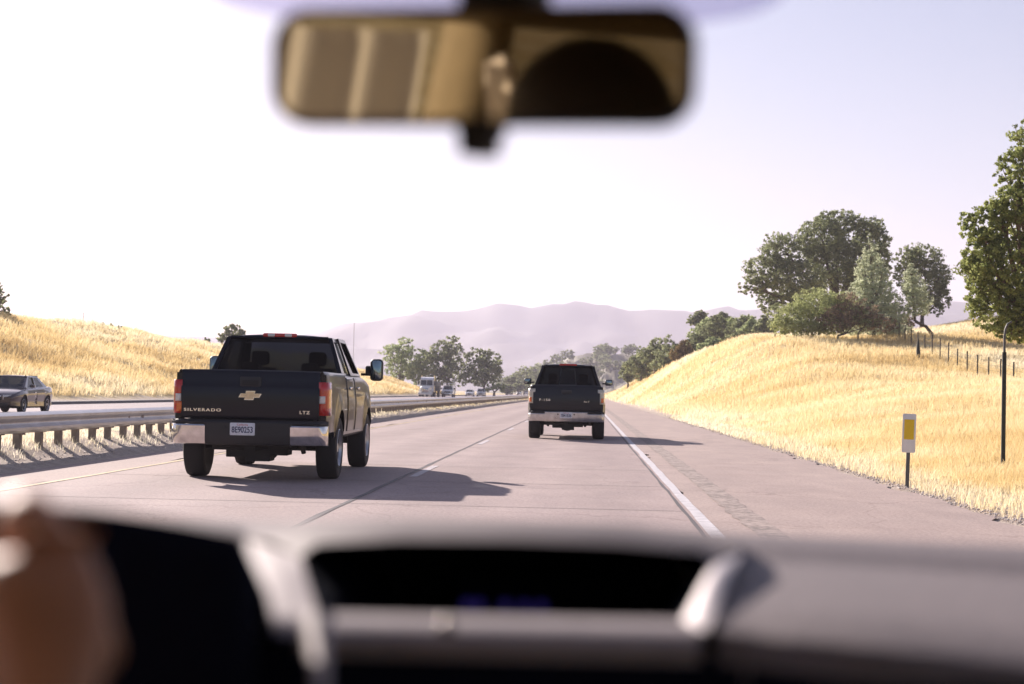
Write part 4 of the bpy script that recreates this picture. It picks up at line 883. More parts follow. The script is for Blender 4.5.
# white work truck with a ladder rack
def work_truck(loc):
    R = empty('work_truck', loc, 'white oncoming work truck with a ladder rack, beside the lorry', 'work truck', None, PI)
    P = M['white_paint']; mb = MB(); mb.loft([[(-1,y,.5),(-1,y,z-.08),(-.93,y,z),(.93,y,z),(1,y,z-.08),(1,y,.5)] for y,z in ((2.6,1.3),(4.7,1.3),(5.2,1.24),(5.9,1.12),(6.05,1.0))], False, True); mb.build('body', P, R, smooth=40, bevel=.02)
    q = ((-.9,2.65,1.3),(.9,2.65,1.3),(.72,2.8,2.0),(-.72,2.8,2.0)); f = ((.9,4.75,1.28),(-.9,4.75,1.28),(-.72,4.05,2.0),(.72,4.05,2.0)); s1 = ((.9,2.65,1.3),(.9,4.75,1.28),(.72,4.05,2.0),(.72,2.8,2.0)); s2 = ((-.9,4.75,1.28),(-.9,2.65,1.3),(-.72,2.8,2.0),(-.72,4.05,2.0))
    hs = {'rear_window':(q,[(.1,.1,.9,.9)]),'windshield':(f,[(.05,.05,.95,.93)]),'side_window':(s1,[(.1,.08,.9,.9)]),'side_window.':(s2,[(.1,.08,.9,.9)])}; mb = MB()
    for a,h in hs.values(): frame_panel(mb,a,h)
    roof_cap(mb,(-.72,2.8,2.0),(.72,2.8,2.0),(-.72,4.05,2.0),(.72,4.05,2.0),.04); mb.build('cab', P, R, solid=.03)
    for nm,(a,h) in hs.items(): g = MB(); g.add(pane(a,h[0]),[(0,1,2,3)]); g.build(nm.rstrip('.'), M['car_glass'], R)
    mb = MB(); mb.box(-1.1,-.72,0,2.5,.6,1.65).box(.72,1.1,0,2.5,.6,1.65).box(-.72,.72,.05,2.45,.6,.9); mb.build('utility_box', P, R, bevel=.03)
    mb = MB()
    for x in (-1,1):
        for y in (.15,2.3): mb.tube([(x,y,1.6),(x,y,2.35)], .04, 6)
        mb.tube([(x,.0,2.35),(x,4.3,2.35)], .045, 6)
    for y in (.15,1.2,2.3,4.2): mb.tube([(-1,y,2.38),(1,y,2.38)], .04, 6)
    mb.tube([(-.85,2.2,2.0),(-.85,2.2,3.1)], .06, 6); mb.build('ladder_rack', M['white_paint'], R)
    mb = MB(); mb.rbox(-.55,.55,5.98,6.08,.78,1.02,.05); mb.build('grille', M['black_plastic'], R, smooth=40); mb = MB(); mb.rbox(-1,1,6.0,6.2,.5,.72,.05); mb.build('front_bumper', M['chrome'], R, smooth=40)
    for sg in (-1,1):
        mb = MB(); mb.rbox(*sorted((sg*.6,sg*.92)),6.0,6.07,.8,1.02,.05); mb.build('headlight', M['lens_clear'], R, smooth=40); mb = MB(); mb.rbox(*sorted((sg*1.02,sg*1.25)),4.5,4.6,1.35,1.65,.05); mb.build('wing_mirror', M['black_plastic'], R, smooth=40)
        for y in (1.1,5.0): wheel(R, sg*.86, y, .39, .26, 'rim', sg)
    mb = MB(); mb.box(-.7,.7,.1,5.8,.45,.62); mb.build('chassis', M['under'], R)
work_truck((px_at(447,292),298,0))
def lorry(loc):
    R = empty('lorry', loc, 'white oncoming lorry with a tall square cab and split windscreen', 'lorry', None, PI); P = M['white_paint']; Lh = 16.0
    mb = MB(); mb.loft([[(-w,y,.75),(-w,y,z-.12),(-w+.12,y,z),(w-.12,y,z),(w,y,z-.12),(w,y,.75)] for y,z,w in ((Lh-2.2,1.95,1.0),(Lh-1.2,1.85,.92),(Lh-.2,1.72,.82),(Lh,1.55,.74))], False, True); mb.build('hood', P, R, smooth=40)
    for sg in (-1,1):
        mb = MB(); mb.loft([[(sg*.75,Lh-1.35+.8*math.cos(a),.55+.75*math.sin(a)),(sg*1.18,Lh-1.35+.8*math.cos(a),.52+.70*math.sin(a)),(sg*1.2,Lh-1.35+.72*math.cos(a),.5+.62*math.sin(a))] for a in np.linspace(0,PI,11)]); mb.build('fender', P, R, smooth=50, solid=.03)
    y0,y1 = Lh-4.6,Lh-2.2; c = MB(); q = {'rear':((-1.15,y0,.9),(1.15,y0,.9),(1.1,y0,3.2),(-1.1,y0,3.2))}
    f = ((1.15,y1,1.9),(-1.15,y1,1.9),(-1.08,y1-.35,2.95),(1.08,y1-.35,2.95)); s1 = ((1.15,y0,1.75),(1.15,y1,1.75),(1.08,y1-.35,2.95),(1.1,y0,2.95)); s2 = ((-1.15,y1,1.75),(-1.15,y0,1.75),(-1.1,y0,2.95),(-1.08,y1-.35,2.95))
    frame_panel(c,q['rear'],[]); frame_panel(c,f,[(.05,.08,.485,.92),(.515,.08,.95,.92)]); frame_panel(c,s1,[(.55,.1,.92,.88)]); frame_panel(c,s2,[(.08,.1,.45,.88)])
    c.box(-1.15,1.15,y0,y1,.85,1.9); c.loft([[(-1.08,y1-.35,2.95),(1.08,y1-.35,2.95)],[(-1.1,y1-.9,3.25),(1.1,y1-.9,3.25)],[(-1.12,y0,3.4),(1.12,y0,3.4)],[(-1.12,y0,2.9),(1.12,y0,2.9)]]); c.build('cab', P, R, solid=.03)
    for h in ((.05,.08,.485,.92),(.515,.08,.95,.92)): g = MB(); g.add(pane(f,h),[(0,1,2,3)]); g.build('windshield', M['car_glass'], R)
    for s,h in ((s1,(.55,.1,.92,.88)),(s2,(.08,.1,.45,.88))): g = MB(); g.add(pane(s,h),[(0,1,2,3)]); g.build('side_window', M['car_glass'], R)
    mb = MB(); mb.rbox(-.55,.55,Lh-.03,Lh+.05,.8,1.5,.08); gl = mb.build('grille', M['chrome'], R, smooth=40); mb = MB()
    for k in range(7): mb.box(-.5,.5,Lh+.045,Lh+.062,.86+k*.09,.90+k*.09)
    mb.build('grille_slats', M['black_plastic'], gl)
    mb = MB(); mb.rbox(-1.2,1.2,Lh-.1,Lh+.25,.35,.72,.08); mb.build('front_bumper', M['white_paint'], R, smooth=40)
    for sg in (-1,1):
        mb = MB(); mb.rbox(*sorted((sg*.72,sg*1.1)),Lh-.45,Lh-.15,.95,1.2,.06); mb.build('headlight', M['lens_clear'], R, smooth=40)
        mb = MB(); mb.rbox(*sorted((sg*1.28,sg*1.5)),y1-.1,y1+.02,2.0,2.75,.05); mb.tube([(sg*1.1,y1-.05,2.1),(sg*1.3,y1-.05,2.1)],.025,5); mb.build('wing_mirror', M['black_plastic'], R, smooth=40)
        mb = MB(); mb.tube([(sg*1.1,y0-.2,.8),(sg*1.1,y0-.2,3.7)], .08, 8); mb.build('exhaust_stack', M['chrome'], R, smooth=50)
        for y in (Lh-1.35,Lh-5.6,Lh-6.9,1.2,2.5): wheel(R, sg*1.02, y, .5, .32, 'rim', sg, 8)
    mb = MB(); mb.box(-.5,.5,.3,Lh-.5,.6,.85); mb.build('chassis', M['under'], R)
    mb = MB(); mb.loft([[(-1.2,y,1.0),(-1.28,y,1.15),(-1.28,y,2.5),(-1.18,y,2.62),(1.18,y,2.62),(1.28,y,2.5),(1.28,y,1.15),(1.2,y,1.0)] for y in (.2,Lh-5.1)], False, True); mb.build('trailer', M['steel_dark'], R, bevel=.03)
lorry((px_at(426,286),300,0))
# ------------------------------------------------------------------ the car we sit in
CO = (-.066,0,0)
carE = empty('car', CO, 'interior of the car driving behind the pickups, grey dashboard and rear-view mirror', 'car')
M['dash'] = mat('dash', (.215,.185,.187), .7, spec=.22, var=.10, scale=90, bump=.12); M['dash_shade'] = mat('dash_shade', (.006,.008,.020), .8, spec=.08, var=.15, scale=60, bump=.1)  # second colour is a navy dash with the shade put into it
M['dash_trim'] = mat('dash_trim', (.20,.175,.175), .7, spec=.12, var=.08, scale=60); M['silver_trim'] = mat('silver_trim', (.52,.47,.47), .5, .2, var=.06, scale=20)
M['recess'] = mat('recess', (.005,.006,.012), .7, spec=.1, var=.2, scale=30); M['lip'] = mat('lip', (.38,.335,.335), .6, spec=.15, var=.1, scale=40)
M['headliner'] = mat('headliner', (.30,.24,.15), .95, var=.1, scale=40); M['tan_seat'] = mat('tan_seat', (.30,.21,.10), .9, var=.15, scale=30); M['belt'] = mat('belt', (.62,.55,.48), .8, var=.1, scale=40)
M['interior_dark'] = mat('interior_dark', (.03,.026,.024), .85, var=.15, scale=20); M['knob'] = mat('knob', (.55,.50,.42), .25, .5, var=.05)
M['display'] = mat('display', (.01,.01,.02), .3, emit=(.12,.08,.7,.04)); M['wheel_rim'] = mat('wheel_rim', (.02,.02,.022), .6, var=.15, scale=50, bump=.1)
M['windscreen'] = glass_mat('windscreen', (.965,.965,.975), .008, .02, .18); M['cabin_glass'] = glass_mat('cabin_glass', (.75,.76,.74), .06); M['darkening_glass'] = glass_mat('darkening_glass', (.30,.28,.24), .03); M['shade_cloth'] = leaf_mat('shade_cloth', (.86,.80,.68), (.86,.80,.68), .7)  # rear side panes: tint added to darken what the mirror reflects
M['tint'] = glass_mat('tint', (.66,.63,.75), .02, .1); M['mirror'] = mat('mirror', (.52,.45,.34), .03, 1.)
def C(mb, name, m, parent=carE, **k): return mb.build(name, M[m], parent, origin=CO, **k)
def cr(x): return 1.088-.022*max(0,x-.1)-.014*max(0,-.3-x)
# dash top, falling to the fascia
mb = MB(); rings = []
for x in list(np.linspace(-.80,-.235,9))+[-.2349,-.2]+list(np.linspace(-.15,.05,6))+[.0849,.085,.095]+list(np.linspace(.12,.70,15)):
    dz = cr(x)-1.088; rg_ = (x,1.98-.35*(x+.06)**2,1.045+dz),(x,1.78-.2*(x+.06)**2,1.078+dz),(x,1.62,1.090+dz)
    if x >= .085:
        Yf = 1.036-.05*sstep((x-.085)/.09); zf = 1.22-(233+150*(x-.085))/1680*Yf; g_ = lambda y, d=0: (x,y,(1.088+dz)*(y-Yf)/(1.62-Yf)+zf*(1.62-y)/(1.62-Yf)+d)
        rings.append([*rg_,g_(1.5,.001),g_(1.475,-.006),g_(1.46,-.006),g_(1.3),g_(1.15,.001),g_(Yf+.008),(x,Yf,zf-.004),(x,Yf-.004,zf-.06)]); continue
    if -.2349 <= x < .085:
        rings.append([*rg_,(x,1.58,1.06),(x,1.55,.99),(x,1.46,.99),(x,1.25,.99),(x,1.12,.99),(x,1.07,.99),(x,1.052,.99),(x,1.046,.99)]); continue
    rings.append([(x,1.98-.35*(x+.06)**2,1.045+dz),(x,1.78-.2*(x+.06)**2,1.078+dz),(x,1.62,1.090+dz),(x,1.50,1.086+dz),(x,1.475,1.077+dz),(x,1.46,1.0755+dz),(x,1.25,1.070+dz),(x,1.12,1.064+dz),(x,1.07,1.057+dz),(x,1.052,1.044+dz),(x,1.046,1.02+dz)])
mb.loft(rings); dash = C(mb,'dashboard','dash',smooth=60)
mb = MB(); mb.loft([[(x,1.034,1.062) if x < .083 else (x,1.034-.05*sstep((x-.085)/.09),1.056-.0*x),(x,1.026,.98) if x < .083 else (x,1.028-.05*sstep((x-.085)/.09),.98),(x,1.02 if x < .083 else .975,.90),(x,1.10,.62),(x,1.3,.45)] for x in [-.8,-.5,-.23,-.1,.0,.0829,.083,.10,.12,.14,.16,.18,.35,.5,.7]]); C(mb,'fascia','dash_shade',dash,smooth=60)
# raised hood over the display recess
def fp(px, py, Y): return tuple(at(px,py,Y))
def hood_pt(px, py, Y): return Vector(fp(px,py,Y))
outer_top = [(246,536,1.38),(300,527,1.33),(400,522,1.28),(512,522,1.285),(620,527,1.28),(700,538,1.34),(742,552,1.32)]
rimtop = [(300,556,1.25),(318,544,1.25),(400,540,1.22),(512,541,1.22),(620,545,1.22),(700,553,1.27),(713,562,1.265)]
back = [(x,y-9-(3 if 0<i<6 else -6),1.56) for i,(x,y,_) in enumerate(outer_top)]
mb = MB(); A = [hood_pt(*q) for q in rimtop]; B = [hood_pt(*q) for q in outer_top]; Cb = [Vector((b.x*1.15,1.62,1.080)) for b in B]
Bm = [b.lerp(c,.45)+Vector((0,0,.008)) for b,c in zip(B,Cb)]
mb.loft([A,[a.lerp(b,.5)+Vector((0,0,.003)) for a,b in zip(A,B)],B,Bm,Cb]); C(mb,'display_hood','dash_trim',dash,smooth=70)
# cheeks either side of the recess
lb_ = [hood_pt(316,618,1.085),hood_pt(300,556,1.20),hood_pt(246,536,1.25)]; lo_ = hood_pt(233,626,1.075); li = hood_pt(316,622,1.075)
mb = MB()
def patch(mb, p00, p10, p11, p01, n=6, bulge=0.):
    rows = []
    for j in range(n+1):
        rows.append([p00*(1-i/n)*(1-j/n)+p10*(i/n)*(1-j/n)+p11*(i/n)*(j/n)+p01*(1-i/n)*(j/n)+Vector((0,0,bulge*math.sin(PI*i/n)*math.sin(PI*j/n))) for i in range(n+1)])
    mb.loft(rows)
pl0, pl1 = hood_pt(232,622,1.085), hood_pt(318,622,1.085)
patch(mb,pl0+Vector((0,0,-.004)),pl1+Vector((0,0,.004)),hood_pt(300,556,1.25),hood_pt(246,536,1.38)+Vector((0,0,-.003)),6,.004); C(mb,'hood_cheek','silver_trim' if False else 'lip',dash,smooth=60)
mb = MB(); q0,q1,q2,q3 = hood_pt(680,627,1.085),hood_pt(706,630,1.03),hood_pt(742,553,1.31),hood_pt(713,562,1.265)
patch(mb,q0,q1,q2,q3,6,.006); C(mb,'hood_cheek','silver_trim',dash,smooth=60)
# recess box
mb = MB(); F_ = [hood_pt(300,556,1.25),hood_pt(318,544,1.25),hood_pt(512,541,1.22),hood_pt(700,553,1.27),hood_pt(713,562,1.265),hood_pt(682,626,1.085),hood_pt(318,620,1.085)]
Bk = [Vector((f.x*.94,1.56,max(1.02,f.z-.012 if i < 5 else 1.02))) for i,f in enumerate(F_)]
mb.loft([F_,Bk],True); mb.add(Bk,[tuple(range(7))]); C(mb,'display_recess','recess',dash)
mb = MB(); mb.rbox(-.105,.03,1.40,1.42,1.028,1.062,.008); C(mb,'display','recess',dash)
mb = MB()
for x in (-.098,-.088,-.066,-.050,-.036): mb.box(x,x+.007,1.396,1.399,1.034,1.046)
C(mb,'display_digits','display',dash)
# lit lip under the recess, with its small round button
mb = MB(); rg = []
for t in np.linspace(0,1,15):
    px = 300+(700-300)*t; pu, pd = 613+8*t, 634+7*t; a = hood_pt(px,pu,1.09); b = hood_pt(px,pd,1.035)
    rg.append([a+Vector((0,.03,-.006)),a,a.lerp(b,.5)+Vector((0,0,.003)),b,b+Vector((0,-.004,-.006)),b+Vector((0,.004,-.03))])
mb.loft(rg); C(mb,'lip','lip',dash,smooth=60)
kp = hood_pt(447,628,1.045); mb = MB(); mb.ball(kp+Vector((0,0,.001)),.005,.005,.005); C(mb,'button','knob',dash,smooth=80)
# left lower ledge and slanted silver strip
mb = MB(); a0,a1,a2,a3 = hood_pt(228,634,1.06),hood_pt(322,636,1.06),hood_pt(318,616,1.09),hood_pt(236,612,1.09); patch(mb,a0,a1,a2,a3,5,.003); C(mb,'ledge','lip',dash,smooth=60)
mb = MB(); rg = []
for t in np.linspace(0,1,9):
    px = 317+5*t; py = 612+84*t; w = 15*(1-.62*t)+1; Y = 1.02-.10*t; rg.append([hood_pt(px-w,py,Y+.012),hood_pt(px-w*.5,py,Y-.002),hood_pt(px,py,Y-.006),hood_pt(px+w*.5,py,Y-.002),hood_pt(px+w,py,Y+.012)])
mb.loft(rg); C(mb,'trim_strip','lip',dash,smooth=70)
# driver's cowl: dash in shade, the shade put into its navy colour
mb = MB(); rg = []
for px in np.linspace(60,240,10):
    t = (px-60)/180; py = 508+27*t**1.4; a = hood_pt(px,py,.98); rg.append([Vector((a.x,.95,.82)),Vector((a.x,.957,a.z-.10)),a+Vector((0,-.012,-.03)),a+Vector((0,-.004,-.008)),a+Vector((0,.004,0)),a+Vector((0,.02,-.008)),a+Vector((0,.06,-.045)),Vector((a.x,1.12,1.035)),Vector((a.x,1.2,1.0))])
e_ = rg[-1]; rg.append([p+Vector((.012,.01,-.03)) for p in e_])
x0_ = [p.copy() for p in rg[0]]
for p in x0_: p.x = -.68; p.z -= .0
rg.insert(0,x0_)
mb.loft(rg); C(mb,'shaded_cowl','dash_shade',dash,smooth=60)
# windscreen
mb = MB(); rows = []
for j in range(13):
    t = j/12; y = 1.98-1.03*t; z = 1.045+.545*t+.035*math.sin(PI*t); w = .78-.16*t; rows.append([(-.066+w*u,y-.30*(w*u)**2*(1-t)-.05*u*u,z) for u in np.linspace(-1,1,15)])
mb.loft(rows); ws = C(mb,'windshield','windscreen',smooth=80)
def wsp(X, t):
    y = 1.98-1.03*t; w = .78-.16*t; u = (X+.066)/w; return Vector((X,y-.30*(w*u)**2*(1-t)-.05*u*u,1.045+.545*t+.035*math.sin(PI*t)))
mb = MB(); rows = []
for i in range(25):
    u = -1+i/12; X = -.070+.20*u; tb = .787-.032*max(0,1-abs(u)**2.2)**.5; rows.append([wsp(X,tb+(1.0-tb)*k/4)+Vector((0,-.004,-.002)) for k in range(5)])
mb.loft(rows); C(mb,'tint_band','tint',ws,smooth=80)
# rear-view mirror
me_ = bpy.data.objects.new('rear_view_mirror', None); COL.objects.link(me_); me_.parent = carE
mp = at(476,67,1.0); me_.location = mp-Vector(CO); me_.rotation_euler = (rad(5.0),rad(1.3),rad(-12.5))
def rrect(w, h, r, y, n=7, taper=.0):
    pts = []
    for cx,cz,a0 in ((w-r,h-r,0),(-w+r,h-r,90),(-w+r,-h+r,180),(w-r,-h+r,270)):
        for k in range(n+1):
            a = rad(a0+90*k/n); x = cx+r*math.cos(a); z = cz+r*math.sin(a); pts.append((x,y,z*(1-taper*abs(x)/w)+.004*(1-(x/w)**2)*(1 if z > 0 else .2)))
    return pts
W_, H_ = .1318,.0358; mb = MB(); mb.loft([rrect(W_-.004,H_-.004,.021,0.0),rrect(W_-.001,H_-.001,.022,-.004),rrect(W_,H_,.023,.003),rrect(W_,H_,.023,.012),rrect(W_*.96,H_*.9,.02,.028),rrect(W_*.6,H_*.6,.015,.042)],True,False); mb.add(rrect(W_*.6,H_*.6,.015,.042),[tuple(range(32))]); mb.build('housing', M['interior_dark'], me_, smooth=50)
mb = MB(); g = rrect(W_-.0045,H_-.0045,.0205,-.001); mb.add(g,[tuple(range(len(g)))]); mb.build('mirror_glass', M['mirror'], me_)
mb = MB(); mb.rbox(-.0095,.0085,-.006,.03,-.053,-.030,.003); mb.rbox(-.013,.012,.002,.03,-.042,-.030,.003); mb.build('lever', M['interior_dark'], me_, smooth=40)
mb = MB(); mb.tube([(0,.03,.01),(.004,.05,.03),(.006,.07,.055),(.006,.10,.085)], [.014,.016,.017,.02], 10); mb.rbox(-.02,.028,.02,.075,.030,.075,.008); mb.build('stem', M['interior_dark'], me_, smooth=50)
# roof, pillars, doors, glass behind
mb = MB(); rows = []
for y in np.linspace(.95,-1.7,12):
    t = (y+1.7)/2.65; w = .62; zt = 1.585-.06*(1-t)**2; rows.append([(-.066+w*u,y-.05*u*u,zt-.045*abs(u)**3) for u in np.linspace(-1,1,11)])
mb.loft(rows); C(mb,'roof','headliner',smooth=60,solid=-.05)
for sg in (-1,1):
    X = lambda d: -.066+sg*d
    mb = MB(); a = Vector((X(.80),1.72,1.02)); b = Vector((X(.64),.90,1.54)); mb.tube([a,a.lerp(b,.5)+Vector((0,.03,.015)),b,Vector((X(.63),.2,1.55)),Vector((X(.63),-1.0,1.54)),Vector((X(.66),-1.7,1.5))],[.05,.046,.045,.045,.045,.05],8); mb.tube([(X(.76),-.15,1.0),(X(.66),-.22,1.53)],[.07,.05],8); mb.tube([(X(.80),-1.9,.95),(X(.66),-1.55,1.52)],[.14,.09],8); C(mb,'pillar','headliner',smooth=50)
    mb = MB(); mb.loft([[(X(.80),y,.30),(X(.83),y,.6),(X(.82),y,1.0),(X(.79),y,1.03),(X(.73),y,1.0),(X(.72),y,.6),(X(.74),y,.3)] for y in (1.75,1.0,.2,-.6,-1.3,-2.0)],True,True); C(mb,'door','interior_dark',smooth=50)
    mb = MB(); mb.add([(X(.79),1.5,1.02),(X(.79),-.12,1.02),(X(.67),-.2,1.52),(X(.66),.85,1.53)],[(0,1,2,3)]); C(mb,'side_window','cabin_glass'); mb = MB(); mb.add([(X(.79),-.2,1.02),(X(.79),-1.75,1.02),(X(.67),-1.5,1.51),(X(.67),-.26,1.52)],[(0,1,2,3)]); C(mb,'side_window','darkening_glass')
mb = MB(); mb.add([(-.75,-2.15,1.02),(.62,-2.15,1.02),(.52,-1.68,1.50),(-.65,-1.68,1.50)],[(0,1,2,3)]); C(mb,'rear_window','cabin_glass')
mb = MB(); mb.box(-.85,.72,-2.6,1.75,.24,.30).box(-.85,.72,-2.65,-2.15,.3,1.0).box(-.85,.72,1.25,1.30,.3,.9); C(mb,'floor','interior_dark')
def seat(x, y, par, bench=False):
    w = .27 if not bench else .68; mb = MB(); mb.rbox(x-w,x+w,y-.02,y+.5,.42,.60,.07); C(mb,'seat','tan_seat',smooth=50)
    rows = []
    for t in np.linspace(0,1,7):
        yy_ = y-.02-.17*t; z = .58+.60*t; ww = w*(1-.12*t); rows.append([(x-ww,yy_,z),(x-ww*.85,yy_+.07,z),(x,yy_+.05,z),(x+ww*.85,yy_+.07,z),(x+ww,yy_,z),(x+ww*.8,yy_-.07,z),(x-ww*.8,yy_-.07,z)])
    mb = MB(); mb.loft(rows,True,True); C(mb,'backrest','tan_seat',smooth=50)
    for hx in ((x,) if not bench else (x-.38,x+.38)):
        mb = MB(); mb.rbox(hx-.12,hx+.12,y-.25,y-.16,1.22,1.39,.05); mb.tube([(hx-.05,y-.2,1.15),(hx-.05,y-.2,1.25)],.008,6); mb.tube([(hx+.05,y-.2,1.15),(hx+.05,y-.2,1.25)],.008,6); C(mb,'headrest','tan_seat',smooth=50)
seat(-.43,0.0,carE); seat(.30,-.42,carE); seat(-.066,-1.25,carE,True)
mb = MB(); mb.loft([[(-.70+.06*t,-.17+.12*t,1.45-.9*t),(-.652+.06*t,-.17+.12*t,1.45-.9*t)] for t in np.linspace(0,1,6)]); mb.loft([[(-.70,-.17,1.45),(-.66,-.15,1.46)],[(-.54,.06,1.27),(-.50,.09,1.28)],[(-.40,.17,1.05),(-.36,.18,1.06)],[(-.27,.16,.75),(-.23,.16,.77)]]); C(mb,'seat_belt','belt',solid=.002)
mb = MB(); mb.loft([[(-.066-(.755-.10*t)+.022*math.sin(y*44+.9*math.sin(t*2.2)),y-.03*t,1.03+.46*t) for t in np.linspace(0,1,6)] for y in np.linspace(-.06,.34,50)]); C(mb,'window_shade','shade_cloth',smooth=70)
# steering wheel
SWc = Vector((-.420,.72,1.007)); ex = Vector((1,0,0)); ey = Vector((0,.42,.907)).normalized(); nn = ex.cross(ey)*1.0
nn = Vector((0,-.907,.42)); RW_ = .19; mb = MB(); pts = [SWc+(ex*math.cos(a)+ey*math.sin(a))*RW_ for a in np.linspace(0,2*PI,49)]
mb.tube(pts,.0155,10,False); sw = C(mb,'steering_wheel','wheel_rim',smooth=80)
mb = MB(); mb.ball(SWc-nn*.02,.075,.05,.065)
for a in (0,PI,-PI/2): d = ex*math.cos(a)+ey*math.sin(a); mb.tube([SWc-nn*.02+d*.04,SWc-nn*.01+d*.12,SWc+d*RW_],[.022,.016,.012],8)
C(mb,'hub','dash_shade',sw,smooth=60); mb = MB(); mb.tube([SWc-nn*.03,SWc-nn*.36],.035,10); C(mb,'column','dash_shade',sw,smooth=60)

# ------------------------------------------------------------------ the driver
def skinned(name, joints, edges, m, parent=None, root=0, sub=2):
    me = bpy.data.meshes.new(name); me.from_pydata([j[0] for j in joints],edges,[]); o = bpy.data.objects.new(name,me); COL.objects.link(o)
    mo = o.modifiers.new('skin','SKIN'); mo.use_smooth_shade = True
    for v,j in zip(me.skin_vertices[0].data,joints): v.radius = (j[1],j[1] if len(j) < 3 else j[2]); v.use_root = False
    me.skin_vertices[0].data[root].use_root = True
    sb = o.modifiers.new('sub','SUBSURF'); sb.levels = sub; sb.render_levels = sub
    dg = bpy.context.evaluated_depsgraph_get(); ev = o.evaluated_get(dg); nm = bpy.data.meshes.new_from_object(ev); bpy.data.objects.remove(o); bpy.data.meshes.remove(me)
    nm.materials.clear(); nm.materials.append(m); nm.name = name; ob = bpy.data.objects.new(name,nm); COL.objects.link(ob)
    if parent: ob.parent = parent
    return ob
M['skin'] = mat('skin', (.56,.27,.15), .55, var=.12, scale=30, bump=.08); M['shirt'] = mat('shirt', (.05,.055,.07), .9, var=.15, scale=30); M['hair'] = mat('hair', (.03,.02,.015), .7, var=.3, scale=60); M['jeans'] = mat('jeans', (.03,.045,.09), .9, var=.2, scale=40)
aW = rad(36); rdir = ex*math.cos(aW)+ey*math.sin(aW); tdir = -ex*math.sin(aW)+ey*math.cos(aW); Pg = SWc+rdir*RW_
J = []; E = []
def jn(p, r, par=None, r2=None): J.append((tuple(p), r) if r2 is None else (tuple(p), r, r2)); (E.append((par,len(J)-1)) if par is not None else None); return len(J)-1
pel = jn((-.43,.10,.66),.15); sp1 = jn((-.43,.08,.85),.14,pel); ch_ = jn((-.43,.05,1.05),.145,sp1); nk = jn((-.43,.05,1.19),.06,ch_); hd0 = jn((-.43,.085,1.27),.072,nk); hd1 = jn((-.43,.085,1.37),.082,hd0)
for sg in (-1,1):
    hp = jn((-.43+sg*.10,.18,.64),.085,pel); kn = jn((-.43+sg*.15,.56,.68),.062,hp); an = jn((-.43+sg*.14,.82,.40),.045,kn); jn((-.43+sg*.14,.98,.36),.04,an)
sr = jn((-.25,.06,1.10),.055,ch_); el = jn((-.20,.33,.94),.043,sr); fm_ = jn((-.262,.50,.995),.036,el); wr = jn(Pg+nn*.058-tdir*.086-rdir*.012,.024,fm_)
sl = jn((-.61,.06,1.10),.055,ch_); ell = jn((-.66,.33,.93),.043,sl); wl = jn((-.60,.62,1.0),.026,ell); jn((-.575,.70,1.02),.034,wl)
# right hand: palm bones, four fingers over the rim, thumb along its inner side
pm = jn(Pg+nn*.034+rdir*.032-tdir*.030,.027,wr)
for k,(o,ln,rr0) in enumerate(((.036,1.0,.0102),(.013,1.08,.0106),(-.010,1.02,.0100),(-.031,.84,.0090))):
    kx = jn(Pg+rdir*.033+nn*.022+tdir*o,rr0*1.35,pm); p1 = jn(Pg+rdir*(.038*ln)-nn*.020+tdir*(o*1.04),rr0*1.05,kx); p2 = jn(Pg+rdir*.010-nn*(.036*ln)+tdir*(o*1.02),rr0*.95,p1); jn(Pg-rdir*.014-nn*.026+tdir*o,rr0*.85,p2)
t0 = jn(Pg+nn*.040+rdir*.004+tdir*.000,.0145,pm); t1 = jn(Pg+nn*.028-rdir*.020+tdir*.034,.0125,t0); jn(Pg+nn*.012-rdir*.021+tdir*.060,.0105,t1)
PE = empty('person', (-.43,.10,.60), 'driver in a dark shirt with one hand on the wheel, knuckles over the dashboard', 'person'); Of = Vector((-.43,.10,.60))
Jl = [((Vector(j[0])-Of).to_tuple(),*j[1:]) for j in J]
body = skinned('body', Jl, E, M['skin'], PE, 0, 2)
# face features pulled out of the head as short chains are added as children: hair and clothing only
def sk2(name, pts, edges, m): return skinned(name, [((Vector(p)-Of).to_tuple(),r) for p,r in pts], edges, M[m], PE, 0, 2)
sk2('shirt', [((-.43,.10,.70),.165),((-.43,.08,.87),.155),((-.43,.05,1.06),.16),((-.43,.05,1.155),.085),((-.25,.06,1.10),.072),((-.205,.21,1.02),.062),((-.61,.06,1.10),.072),((-.637,.21,1.01),.062)], [(0,1),(1,2),(2,3),(2,4),(4,5),(2,6),(6,7)], 'shirt')
sk2('trousers', [((-.43,.10,.66),.16),((-.33,.18,.64),.10),((-.28,.56,.68),.075),((-.29,.82,.42),.058),((-.53,.18,.64),.10),((-.58,.56,.68),.075),((-.57,.82,.42),.058)], [(0,1),(1,2),(2,3),(0,4),(4,5),(5,6)], 'jeans')
hm = MB(); hm.ball((0,-.035,.775),.098,.112,.095,16,10); hb = hm.build('hair', M['hair'], PE, smooth=80)

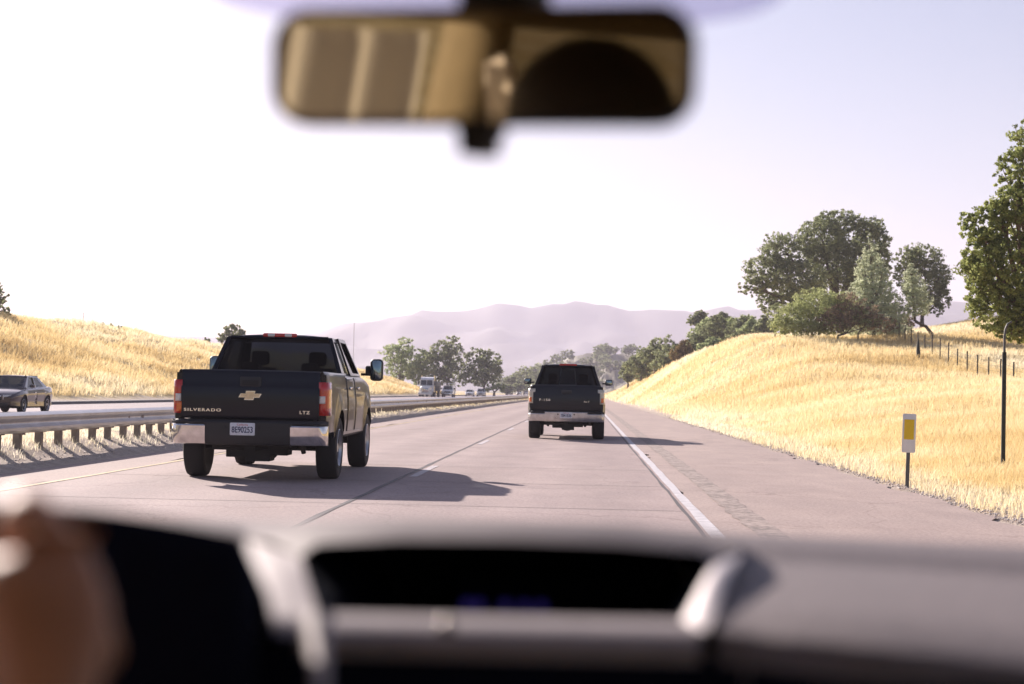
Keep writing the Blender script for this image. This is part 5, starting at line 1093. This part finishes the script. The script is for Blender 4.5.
# ------------------------------------------------------------------ air, sun and sky
hz = MB(); hz.box(-8000,8000,-1200,9000,-40,520); HZ = bpy.data.materials.new('haze'); HZ.use_nodes = True; nt = HZ.node_tree; nt.nodes.remove(nt.nodes['Principled BSDF'])
pv = nt.nodes.new('ShaderNodeVolumePrincipled'); pv.inputs['Color'].default_value = (.70,.685,.83,1); pv.inputs['Density'].default_value = HAZE; pv.inputs['Anisotropy'].default_value = .25
nt.links.new(pv.outputs[0], nt.nodes['Material Output'].inputs['Volume'])
hzo = hz.build('haze', HZ); tag(hzo, kind='stuff')
sd = Vector((-2.7,4.0,1.92)).normalized(); el_ = math.asin(sd.z); az = math.atan2(sd.x,sd.y)
su = bpy.data.lights.new('sun','SUN'); su.energy = SUN; su.angle = rad(.5); su.color = (1.0,.88,.80); so = bpy.data.objects.new('sun',su); COL.objects.link(so); so.rotation_euler = sd.to_track_quat('Z','Y').to_euler()
w = bpy.data.worlds.new('World'); SC.world = w; w.use_nodes = True; nt = w.node_tree; sk = nt.nodes.new('ShaderNodeTexSky'); sk.sky_type = 'NISHITA'; sk.sun_disc = False
sk.sun_elevation = el_; sk.sun_rotation = az; sk.air_density = 1.0; sk.dust_density = .9; sk.ozone_density = 1.5
mx = nt.nodes.new('ShaderNodeMix'); mx.data_type = 'RGBA'; mx.blend_type = 'MULTIPLY'; mx.inputs['Factor'].default_value = 1; mx.inputs['B'].default_value = SKYTINT; nt.links.new(sk.outputs[0], mx.inputs['A']); nt.links.new(mx.outputs['Result'], nt.nodes['Background'].inputs['Color']); nt.nodes['Background'].inputs['Strength'].default_value = SKY
SC.view_settings.view_transform = 'Standard'; SC.view_settings.look = 'None'; SC.view_settings.gamma = 1; SC.view_settings.exposure = EXPO; SC.view_settings.use_curve_mapping = False
SC.cycles.volume_bounces = 1; SC.cycles.max_bounces = 8; SC.cycles.transparent_max_bounces = 24; SC.cycles.diffuse_bounces = 4; SC.cycles.glossy_bounces = 4
SC.cycles.use_denoising = True; SC.cycles.sample_clamp_indirect = 8; SC.cycles.caustics_reflective = False; SC.cycles.caustics_refractive = False
